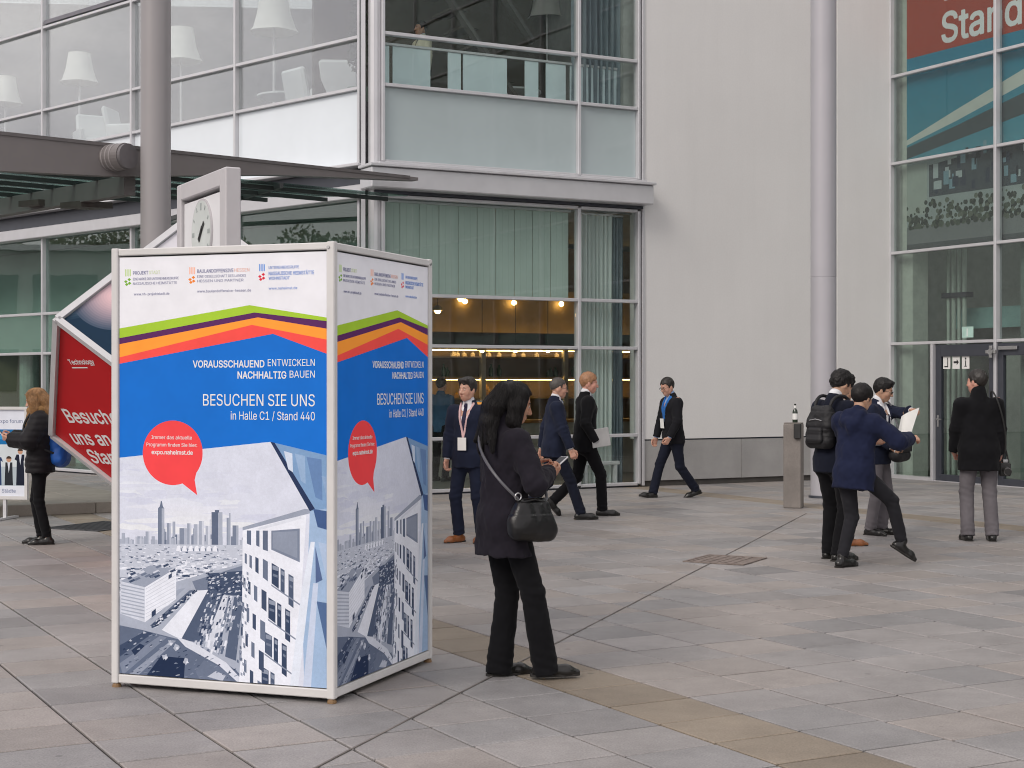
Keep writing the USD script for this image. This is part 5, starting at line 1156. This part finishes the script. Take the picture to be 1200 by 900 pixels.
    put('jacket', jk, top['mat'])
    if vd and collar:
        for s in (-1, 1):  # lapel notch flaps
            p0, p1, p2, p3 = (up(s * vw * .98, .10, .545), up(s * (vw + .055), .125, .42), up(s * (vw * .75 + .05), .128, .405), up(s * .012, .135, .56 - vd))
    if shirt is not None:
        sf = Field(h * .8); torso(sf, -.002 if not fem else -.004, .05, False); sf.cone(up(0, -.012, .53), up(0, -.004, .595), .064, .062, .015)
        sf.disp = lambda P: (meshkit.fbm(P * 14, 2, seed + 4) - .5) * .006
        put('shirt', sf, shirt)
        for s in (-1, 1): # shirt cuffs
            ax_ = unit(wr[s] - el[s]); put('cuff', tube([wr[s] - ax_ * .03, wr[s] + ax_ * .006], [.034, .033], 16), shirt)
        if tie is not None:
            tf = Field(h * .6); torso(tf, .006, .05, False); tf.cone(up(0, .058, .545), up(0, .075, .525), .020, .016, .01)
            tf.cuts.append(lambda P: (lambda q: np.maximum.reduce([np.abs(q[:, 0]) - (.017 + .018 * np.clip(-q[:, 2] * 2.5, 0, 1)), .02 - q[:, 1], q[:, 2] - .012]))(loc_(P)))
            put('tie', tf, tie)
    if lanyard is not None:
        lf = Field(h * .55); torso(lf, top.get('thick', .012) + .007, .05, False); ld = lanyard.get('len', .40); lw = lanyard.get('w', .011)
        lf.cuts.append(lambda P: (lambda q: np.maximum.reduce([np.abs(np.abs(q[:, 0]) - .075 * np.clip(1 + q[:, 2] / ld, 0, 1.3)) - lw, .02 - q[:, 1], q[:, 2] - .02, -q[:, 2] - ld]))(loc_(P)))
        put('lanyard', lf, lanyard['mat'])
        bc_ = up(0, .157 * max(girth, 1) + lanyard.get('out', 0.), .545 - ld - .06)
        put('name_badge', T3(bevbox(-.05, .05, -.004, .004, -.068, .068, .002), U, bc_), ppr, smooth=False)
    if glasses:
        gm = mat('glasses_frame', (.02, .018, .016), .3)
        for s in (-1, 1):
            an_ = np.linspace(0, 2 * np.pi, 17); ring = np.array([W(s * .032 + .0215 * math.cos(a), .099 - .006 * abs(math.cos(a)) * 0, .004 + .0165 * math.sin(a)) for a in an_])
            put('glasses_rim', tube(ring, .0024, 6, False), gm); put('glasses_arm', tube([W(s * .055, .097, .008), W(s * .074, .06, .009), W(s * .08, -.01, .008)], .0022, 6), gm)
        put('glasses_bridge', tube([W(-.0105, .1, .008), W(.0105, .1, .008)], .0022, 6), gm)
    Rw = np.array([[math.cos(yaw), -math.sin(yaw), 0], [math.sin(yaw), math.cos(yaw), 0], [0, 0, 1]])
    wp = lambda p: np.array(loc) + Rw @ (np.asarray(p) * S)
    return dict(prim=t, up=lambda *q: wp(up(*q)), Rw=Rw, UR=Rw @ U, wrist={s: wp(wr[s]) for s in wr}, elbow={s: wp(el[s]) for s in el}, sho={s: wp(sho[s]) for s in sho}, grip={s: (wp(g[0]), Rw @ g[1], Rw @ g[2]) for s, g in grip.items()}, head=wp(HC), HR=Rw @ HR, S=S, hip={s: wp(hip[s]) for s in hip})

HB_ = mat('hair_black', (.010, .009, .009), .5, 0, .2, 30, spec=.25); HBr = mat('hair_brown', (.035, .022, .014), .5, 0, .25, 40); HDk = mat('hair_dark', (.016, .013, .011), .5, 0, .25, 40)
HG = mat('hair_sandy', (.30, .15, .075), .55, 0, .25, 40); HGr = mat('hair_greying', (.06, .052, .046), .55, 0, .35, 60); HBl = mat('hair_blond', (.27, .145, .06), .5, 0, .3, 30)
navy = cloth('navy', (.014, .018, .036)); navy2 = cloth('navy_dark', (.010, .012, .022)); black = cloth('black', (.0075, .0075, .009)); charcoal = cloth('charcoal', (.020, .020, .024)); jblue = cloth('hood_blue', (.0125, .0165, .042)); greyt = cloth('grey_wool', (.135, .125, .135))
plum = cloth('plum_black', (.0165, .0145, .0205)); wshirt = cloth('white_shirt', (.70, .71, .74), bump=.1); bshirt = cloth('blue_shirt', (.30, .42, .66), bump=.1); dtie = cloth('dark_tie', (.03, .03, .06)); gtie = cloth('grey_tie', (.30, .33, .38))
bshoe = mat('black_leather', (.010, .0095, .009), .28, 0, .1, 20, spec=.5); tshoe = mat('tan_leather', (.24, .085, .028), .32, 0, .15, 20, spec=.5)
short = lambda m, **k: dict(style='short', mat=m, **k)
def held(name, label, cat_, loc): return thing(name, label, cat_, loc)
def boxat(c, R, sx, sy, sz, b=.002): return T3(bevbox(-sx / 2, sx / 2, -sy / 2, sy / 2, -sz / 2, sz / 2, b), R, c)
def Rcols(x_, y_): x_ = unit(x_); y_ = unit(np.asarray(y_) - x_ * (np.asarray(y_) @ x_)); return np.stack([x_, y_, np.cross(x_, y_)], 1)
def softbag(f): return f.mesh()

# --- the woman in front, seen from behind her right side, both hands at a telephone
w0 = person('woman with long black hair and dark jacket looking at her phone beside the advertising column', (*at(591, 8.98)[:2], 0), 58, 1.69, True, .0075, pelvis=(0, 0, .0), lean=1, head=(24, 16, 0),
    feet={1: (.15, .235, 0, 22, 0), -1: (-.10, .075, 0, 12, 0)}, hands={1: dict(at=(.115, .235, 1.205), hint=(.9, -.5, -1), palm=(-.75, -.1, .6), dir=(-.35, .9, .12), curl=.62, thumb=.9), -1: dict(at=(-.065, .245, 1.215), hint=(-.9, -.5, -1), palm=(.7, -.1, .65), dir=(.42, .9, .12), curl=.6, thumb=.9)},
    skin_k='tan', top=dict(mat=plum, hem=-.20, thick=.014, flare=.024, fold=.030, style='coat', loose=.004, cuff=.0), trousers=dict(mat=black, hem=.080, wide=1.06, drop=.07), shoes=dict(mat=bshoe, slim=.9), hair=dict(style='long', mat=HB_, len=.44, back=-.145, front=.02, fcut=.045, fr=.75), seed=1, girth=.98)
gp = (w0['grip'][1][0] + w0['grip'][-1][0]) / 2 + w0['Rw'] @ np.array([0, .045, .015])
ph = held('mobile_phone', 'pale mobile phone held in both hands by the woman in front', 'phone', gp); Rp = Rcols(w0['Rw'] @ [1, 0, 0], w0['Rw'] @ [0, .75, .55])
part(ph, 'case', boxat(gp, Rp, .072, .148, .009, .003), mat('phone_white', (.62, .62, .64), .35)); part(ph, 'screen', boxat(gp + Rp[:, 2] * .0053, Rp, .064, .135, .001, .0003), mat('phone_screen', (.015, .016, .02), .1))
# handbag on the right hip with strap over the left shoulder
bcn = w0['up'](.255, .025, .04); bg = held('handbag', 'soft black leather shoulder bag hanging at the hip of the woman in front', 'handbag', bcn); UR = w0['UR']
f = Field(.008); Wb = lambda x_, y_, z_: np.array([x_, y_, z_])
f.cone((-.0, -.10, -.09), (0, .12, -.10), .062, .058, .05); f.cone((-.0, -.09, .0), (0, .10, -.01), .054, .050, .10); f.cone((0, -.07, .09), (0, .075, .08), .030, .028, .10)
f.disp = lambda P: (meshkit.fbm(P * np.array([7, 9, 7]), 2, 4) - .5) * .022 - .004 * np.abs(np.sin(P[:, 1] * 42 + P[:, 2] * 9)) * np.clip((P[:, 2] + .06) * 9, 0, 1)
blk = mat('bag_leather', (.0075, .0075, .008), .34, 0, .15, 12, .35, 60, spec=.45)
part(bg, 'body', T3(f.mesh(), UR * .9, bcn), blk, smooth=True)
for a, b in (((-.03, -.085, .085), (-.03, .085, .08)),): part(bg, 'seam', tube([bcn + UR @ np.array(a) + UR @ [.058, 0, 0], bcn + UR @ [.035, 0, .10], bcn + UR @ np.array(b) + UR @ [.058, 0, 0]], .006, 8), blk)
sp_ = [bcn + UR @ [-.0, -.085, .10], w0['up'](.235, -.05, .14), w0['up'](.175, -.135, .24), w0['up'](.06, -.172, .36), w0['up'](-.05, -.150, .46), w0['up'](-.115, -.085, .545), w0['up'](-.115, .02, .545), w0['up'](-.06, .12, .45), w0['up'](.06, .175, .32), w0['up'](.19, .165, .18), bcn + UR @ [0, .08, .10]]
from scipy.interpolate import CubicSpline
def spl_pts(p, n=50): p = np.array(p); return CubicSpline(np.arange(len(p)), p)(np.linspace(0, len(p) - 1, n))
part(bg, 'strap', tube(spl_pts(sp_), .0085, 8), mat('strap_grey', (.10, .10, .11), .4)); part(bg, 'ring', T3(trimesh.creation.torus(.02, .005, major_sections=16, minor_sections=8), Rcols(UR[:, 1], UR[:, 2]), bcn + UR @ [.01, -.095, .115]), stl, smooth=True)

suit = lambda m, **k: {**dict(mat=m, hem=-.13, thick=.014, v=(.30, .075), fold=.018, flare=.006), **k}
# --- the man in tan shoes
p1 = person('standing man in navy suit with lanyard and tan shoes right of the advertising column', (*at(549, 16.6)[:2], 0), 205, 1.72, h=.0105, head=(14, 2, 0), feet={1: (.12, .05, 0, 20, 0), -1: (-.13, -.02, 0, -6, 0)},
    hands={1: dict(at=(.215, .10, .85), hint=(.8, -.9, 0), curl=.5), -1: dict(at=(-.20, -.12, .84), hint=(-.9, -.6, 0), curl=.4)}, skin_k='light', top=suit(navy, v=(.36, .085)), trousers=dict(mat=navy, hem=.062, drop=.0), shoes=dict(mat=tshoe), hair=dict(style='quiff', mat=HDk), shirt=wshirt, tie=dtie,
    lanyard=dict(mat=cloth('lanyard_red_white', (.62, .42, .42)), len=.36), seed=2)
# --- two men walking to the right
p2 = person('man with glasses in dark blue suit walking right, nearer the woman', (*at(649, 19.3)[:2], 0), 84, 1.78, lean=3, head=(-6, 4, 0), feet={1: (.07, .36, 0, 2, 0), -1: (-.07, -.36, .0, 0, 32)}, pelvis=(0, 0, -.045), hands={1: dict(at=(.24, .17, .86), hint=(.3, -1, -.2), curl=.45), -1: dict(at=(-.24, -.12, .84), hint=(-.3, -1, 0), curl=.5)},
    skin_k='light', top=suit(navy), trousers=dict(mat=navy2, hem=.062), shoes=dict(mat=bshoe), hair=short(HGr, thick=.005, line=(.70, .030), rough=.006), shirt=wshirt, tie=gtie, glasses=True, seed=3, girth=1.05)
p3 = person('sandy haired man in black suit walking right with a grey folder', (*at(693, 19.9)[:2], 0), 80, 1.83, lean=2, head=(8, 6, 0), feet={1: (.07, .16, 0, 4, 0), -1: (-.06, -.52, .03, 0, 48)}, pelvis=(0, -.08, -.03), hands={1: dict(at=(.25, .0, .90), hint=(.4, -1, -.2), palm=(-1, .1, .2), dir=(-.1, .9, .1), curl=.65), -1: dict(at=(-.25, .02, .84), hint=(-.3, -1, 0), curl=.5)},
    skin_k='pink', top=suit(black), trousers=dict(mat=black, hem=.062), shoes=dict(mat=bshoe), hair=short(HG, thick=.013), shirt=wshirt, tie=gtie, glasses=False, seed=4, girth=1.04)
gpt, gd, gn = p3['grip'][1]; fo = held('document_folder', 'grey folder held at the side by the sandy haired walking man', 'folder', gpt)
Rf = Rcols(unit(p3['Rw'] @ [.05, .95, .15]), p3['Rw'] @ [0, -.15, 1]); fc = p3['wrist'][1] + p3['Rw'] @ np.array([.03, .05, .05])
part(fo, 'cover', boxat(fc, Rf, .23, .23, .012, .003), mat('folder_grey', (.36, .36, .36), .5)); part(fo, 'sheets', boxat(fc - Rf[:, 2] * .008, Rf, .22, .22, .003, .001), ppr)
# --- the man passing the pale wall
p4 = person('man in dark jacket with blue lanyard walking left in front of the pale wall', (*at(789, 23.0)[:2], 0), -112, 1.80, lean=5, head=(-12, 14, 0), feet={1: (.07, .34, 0, 0, -8), -1: (-.08, -.30, 0, 0, 16)}, pelvis=(0, 0, -.05), hands={1: dict(at=(.22, .16, .84), hint=(.5, -1, 0), curl=.4), -1: dict(at=(-.20, .16, .86), hint=(-.7, -1, -.1), dir=(.3, .5, -.9), curl=.5)},
    skin_k='light', top=suit(cloth('jacket_black', (.012, .012, .015)), v=(.42, .10), hem=-.11), trousers=dict(mat=navy2, hem=.064), shoes=dict(mat=bshoe), hair=short(HDk, thick=.013), shirt=bshirt, lanyard=dict(mat=cloth('lanyard_blue', (.03, .14, .42)), len=.30, w=.020), glasses=True, seed=5, girth=1.04)
# --- the group by the stone post
p5 = person('man in dark suit with black backpack standing beside the stone post looking at the sheet', (*at(976, 14.95)[:2], 0), 54, 1.80, lean=4, head=(6, 22, 0), feet={1: (.10, .02, 0, 10, 0), -1: (-.10, .10, 0, 0, 0)}, hands={1: dict(at=(.19, .26, 1.06), hint=(.6, -1, -.4), curl=.5), -1: dict(at=(-.20, .22, 1.0), hint=(-.6, -1, -.3), curl=.5)},
    skin_k='asian', top=suit(navy2), trousers=dict(mat=black, hem=.072, wide=1.08, drop=.04), shoes=dict(mat=bshoe), hair=dict(style='quiff', mat=HB_, thick=.018, rough=.022), shirt=wshirt, tie=dtie, seed=6, girth=1.03)
bpc = p5['up'](0, -.195, .29); bp = held('backpack', 'black backpack on the back of the man beside the stone post', 'backpack', bpc); UB = p5['UR']
f = Field(.009); f.cone((-.10, .02, -.16), (.10, .02, -.16), .085, .085, .10); f.cone((-.10, .02, .02), (.10, .02, .02), .09, .09, .12); f.cone((-.08, .03, .16), (.08, .03, .16), .07, .07, .12)
f.disp = lambda P: (meshkit.fbm(P * 13, 3, 6) - .5) * .028
nyl = mat('nylon_black', (.008, .008, .010), .65, 0, .15, 20, .4, 300)
SB = UB * .86
part(bp, 'body', T3(f.mesh(), SB, bpc), nyl, smooth=True); fp_ = Field(.008); fp_.cone((-.08, -.07, -.15), (.08, -.07, -.15), .04, .04, .08); fp_.cone((-.07, -.065, -.05), (.07, -.065, -.05), .036, .036, .08)
part(bp, 'front_pocket', T3(fp_.mesh(), SB, bpc), nyl, smooth=True); part(bp, 'zip', tube([bpc + SB @ [-.09, -.072, .06], bpc + SB @ [0, -.076, .075], bpc + SB @ [.09, -.072, .06]], .004, 6), stl)
for s in (-1, 1): part(bp, 'strap', tube(spl_pts([p5['up'](s * .09, -.17, .46), p5['up'](s * .105, -.08, .575), p5['up'](s * .115, .06, .54), p5['up'](s * .13, .135, .40), p5['up'](s * .17, .10, .26), p5['up'](s * .15, -.12, .16)], 30), .016, 8), nyl)
p6 = person('person in dark suit and tan shoes mostly hidden behind the man with the backpack', (*at(981, 16.3)[:2], 0), 84, 1.73, lean=3, head=(0, 10, 0), feet={1: (.11, .12, 0, 5, 0), -1: (-.10, .0, 0, 0, 0)}, hands={1: dict(at=(.24, -.0, .84), hint=(.6, -1, 0), curl=.5), -1: dict(at=(-.22, .1, .84), hint=(-.6, -1, 0), curl=.5)},
    skin_k='asian', top=suit(black), trousers=dict(mat=black, hem=.066), shoes=dict(mat=tshoe), hair=dict(style='quiff', mat=HB_, thick=.016, rough=.02), shirt=wshirt, tie=dtie, seed=7)
# jacket man, mid-step
p7 = person('man in blue hooded jacket and black trousers lifting one foot, pointing at the sheet', (*at(1003, 14.4)[:2], 0), 42, 1.70, lean=6, side=2, twist=0, head=(10, 8, 0), feet={1: (.26, .36, .075, 34, 32), -1: (-.07, -.08, 0, 12, 0)}, pelvis=(-.02, .0, -.035), knee={1: (.35, 1, .2)},
    hands={1: dict(at=(.36, .36, 1.20), hint=(.8, -.3, -.8), palm=(-.6, .2, -.7), dir=(.35, .9, .05), curl=.45), -1: dict(at=(-.05, .40, 1.16), hint=(-.9, -.2, -.7), palm=(.9, 0, .3), dir=(.5, .85, .1), curl=.5)},
    skin_k='asian', top=dict(mat=jblue, hem=-.17, thick=.022, style='hood', loose=.012, fold=.030, flare=.012), trousers=dict(mat=charcoal, hem=.052, slim=True, drop=-.012), shoes=dict(mat=bshoe, shaft=.02), hair=dict(style='bowl', mat=HB_, thick=.013, line=(.62, -.012), rough=.01), seed=8, girth=.98)
# man with glasses holding the sheet
p8 = person('man with glasses, navy jacket and grey trousers holding up a white sheet', (*at(1028, 17.4)[:2], 0), 128, 1.72, lean=2, head=(-16, 16, 0), feet={1: (.10, .0, 0, 10, 0), -1: (-.10, .05, 0, -4, 0)}, hands={-1: dict(at=(.08, .44, 1.40), hint=(-.9, -.1, -.5), palm=(.2, -.3, -1), dir=(.6, 1, .05), curl=.5), 1: dict(at=(.16, .24, 1.0), hint=(.7, -.6, -.5), curl=.5)},
    skin_k='asian', top=suit(navy), trousers=dict(mat=greyt, hem=.064), shoes=dict(mat=bshoe), hair=dict(style='quiff', mat=HB_, thick=.014), shirt=wshirt, lanyard=dict(mat=wshirt, len=.38), glasses=True, seed=9, girth=1.05)
hp, hd1, hn = p8['grip'][-1]
shc = at(1060, 16.7) + np.array([0, 0, 1.69 - (506 - 447) / 1850 * 16.7]); shp = held('paper_sheet', 'white curled sheet of paper held up between the two men of the group', 'paper', shc)
N = 14; V = []
for i in range(N):
    for j in range(9):
        a, b = i / (N - 1), j / 8; V.append(shc + np.array([(-.10 + .20 * a) * .75 + .10 * (b - .5), .10 * math.sin(3 * a + b) - .05, (b - .5) * .38 + .10 * (a - .3)]))
V = np.array(V); F_ = []
for i in range(N - 1):
    for j in range(8): a = i * 9 + j; F_ += [[a, a + 1, a + 10], [a, a + 10, a + 9]]
part(shp, 'sheet', trimesh.Trimesh(V, np.array(F_), process=False), ppr, smooth=True)
bc2 = p8['up'](-.02, .26, .08); sb = held('shoulder_bag', 'black shoulder bag in front of the man with glasses', 'shoulder bag', bc2); UB = p8['UR']
f = Field(.009); f.cone((-.10, 0, -.10), (.10, 0, -.10), .075, .075, .05); f.cone((-.10, 0, .06), (.10, 0, .06), .065, .065, .05); f.disp = wrinkle(.022, (14, 14, 10), 8)
part(sb, 'body', T3(f.mesh(), UB, bc2), nyl, smooth=True); part(sb, 'flap', T3(bevbox(-.15, .15, .06, .078, -.06, .10, .006), UB, bc2), nyl)
part(sb, 'strap', tube(spl_pts([bc2 + UB @ [-.14, 0, .08], p8['up'](-.13, .15, .36), p8['up'](-.13, .07, .545), p8['up'](-.11, -.06, .545), p8['up'](.05, -.16, .34), p8['up'](.20, -.02, .12), bc2 + UB @ [.14, 0, .08]], 40), .010, 8), mat('strap_light', (.20, .20, .22), .5))
# the man at the door
p9 = person('man in black coat and grey trousers seen from behind at the entrance door', (*at(1147, 16.75)[:2], 0), 2, 1.81, lean=1, head=(-42, 2, 0), feet={1: (.13, .0, 0, 8, 0), -1: (-.12, .02, 0, -6, 0)}, hands={1: dict(at=(.235, .05, .82), hint=(.3, -1, 0), curl=.7), -1: dict(at=(-.22, .14, .90), hint=(-.6, -1, -.1), curl=.4, dir=(.3, .8, -.5))},
    skin_k='pink', top=dict(mat=black, hem=-.21, thick=.013, style='coat', loose=.004, fold=.022, flare=.016), trousers=dict(mat=greyt, hem=.070, wide=1.08, drop=.03), shoes=dict(mat=bshoe), hair=short(HDk, thick=.010), seed=10, girth=1.06)
cb = p9['wrist'][1] + np.array([.04, -.02, -.14]); cm = held('photo_camera', 'black camera hanging at the right hand of the man in the coat', 'camera', cb)
part(cm, 'body', T3(bevbox(-.06, .06, -.035, .035, -.09, .05, .012), None, cb), ink); part(cm, 'lens', tube([cb + [0, -.03, -.02], cb + [0, -.13, -.04]], [.04, .036], 20), ink); part(cm, 'lens_ring', tube([cb + [0, -.10, -.034], cb + [0, -.115, -.037]], .041, 20), stl); part(cm, 'viewfinder', T3(bevbox(-.03, .03, -.03, .03, .051, .085, .006), None, cb), stl)
part(cm, 'strap', tube(spl_pts([cb + [-.05, 0, .05], p9['up'](.25, -.06, .2), p9['up'](.15, -.10, .545), p9['up'](.14, .05, .56), p9['up'](.24, .10, .22), cb + [.05, .02, .05]], 30), .009, 8), ink)
# --- the woman at far left with the blue backpack
pA = person('woman with long blond hair, tan scarf and black quilted jacket at far left', (*at(47, 16.4)[:2], 0), -98, 1.62, True, head=(0, 20, 0), feet={1: (.08, .04, 0, 4, 0), -1: (-.08, -.05, 0, -6, 0)}, hands={1: dict(at=(.07, .31, 1.20), hint=(.7, -.3, -1), palm=(-.8, 0, .5), dir=(-.2, .9, .2), curl=.6), -1: dict(at=(-.10, .30, 1.18), hint=(-.7, -.3, -1), palm=(.8, 0, .5), dir=(.3, .9, .2), curl=.6)},
    skin_k='light', top=dict(mat=cloth('quilted_black', (.013, .012, .014), .5), hem=-.12, thick=.030, style='puffer', loose=.016, fold=.012, flare=.01), trousers=dict(mat=black, hem=.050, slim=True, wide=.9, drop=-.005), shoes=dict(mat=bshoe, slim=.92, shaft=.10), hair=dict(style='long', mat=HBl, len=.33, back=-.14, front=.10, fr=1.1), seed=12, girth=.96)
f = Field(.009); 
for a in np.linspace(0, 2 * np.pi, 11)[:-1]:
    q0, q1 = [(.095 * math.cos(x_), .005 + .10 * math.sin(x_), .585 - .02 * math.sin(x_)) for x_ in (a, a + .63)]; f.cone(q0, q1, .036, .036, .03)
f.cone((-.03, .10, .56), (-.05, .14, .38), .034, .03, .03); f.disp = wrinkle(.02, (22, 22, 22), 2)
m = f.mesh(); part(pA['prim'], 'scarf', T3(trimesh.Trimesh(m.vertices * pA['S'], m.faces, process=False), pA['UR'], pA['up'](0, 0, 0)), cloth('tan_scarf', (.26, .15, .065)), smooth=True)
g1 = (pA['grip'][1][0] + pA['grip'][-1][0]) / 2 + pA['Rw'] @ np.array([0, .04, .02]); ph3 = held('mobile_phone', 'pale mobile phone held by the woman at far left', 'phone', g1)
Rp = Rcols(pA['Rw'] @ [1, 0, 0], pA['Rw'] @ [0, .6, .75]); part(ph3, 'case', boxat(g1, Rp, .07, .145, .009, .003), MATS['phone_white']); part(ph3, 'screen', boxat(g1 + Rp[:, 2] * .0053, Rp, .062, .13, .001, .0003), MATS['phone_screen'])
bA = pA['up'](.05, -.205, .17); bkp = held('backpack', 'bright blue backpack hanging on the back of the woman at far left', 'backpack', bA); UB = pA['UR']
f = Field(.009); f.cone((-.09, .0, -.11), (.10, .0, -.13), .095, .095, .10); f.cone((-.09, .02, .05), (.09, .02, .03), .085, .085, .12); f.cone((-.05, .03, .15), (.05, .03, .15), .06, .06, .10); f.disp = lambda P: (meshkit.fbm(P * np.array([10, 10, 7]), 3, 5) - .5) * .05
part(bkp, 'body', T3(f.mesh(), UB, bA), mat('nylon_blue', (.012, .10, .42), .55, 0, .12, 12, .4, 200), smooth=True)
for s in (-1, 1): part(bkp, 'strap', tube(spl_pts([pA['up'](s * .07, -.20, .38), pA['up'](s * .10, -.09, .545), pA['up'](s * .10, .07, .55), pA['up'](s * .13, .16, .36), pA['up'](s * .17, .05, .20), pA['up'](s * .12, -.20, .08)], 26), .013, 8), nyl)
# --- people behind the glass
pW = at(494, 26.2); person('waiter in pale jacket standing upstairs behind the balustrade', (pW[0], pW[1], 5.905), -120, 1.76, skin_k='tan', top=suit(cloth('cream', (.60, .57, .44)), v=(.26, .07)), trousers=dict(mat=black), shoes=dict(mat=bshoe), hair=short(HB_), shirt=wshirt, tie=dtie, h=.013, seed=13)
pB = at(517, 26.6); person('man in blue shirt standing inside the cafe behind the glass', (pB[0], pB[1], .013), 30, 1.74, skin_k='light', top=dict(mat=cloth('cafe_blue', (.05, .10, .18)), hem=-.1, thick=.01), trousers=dict(mat=black), shoes=dict(mat=bshoe), hair=short(HBr), h=.013, seed=14)
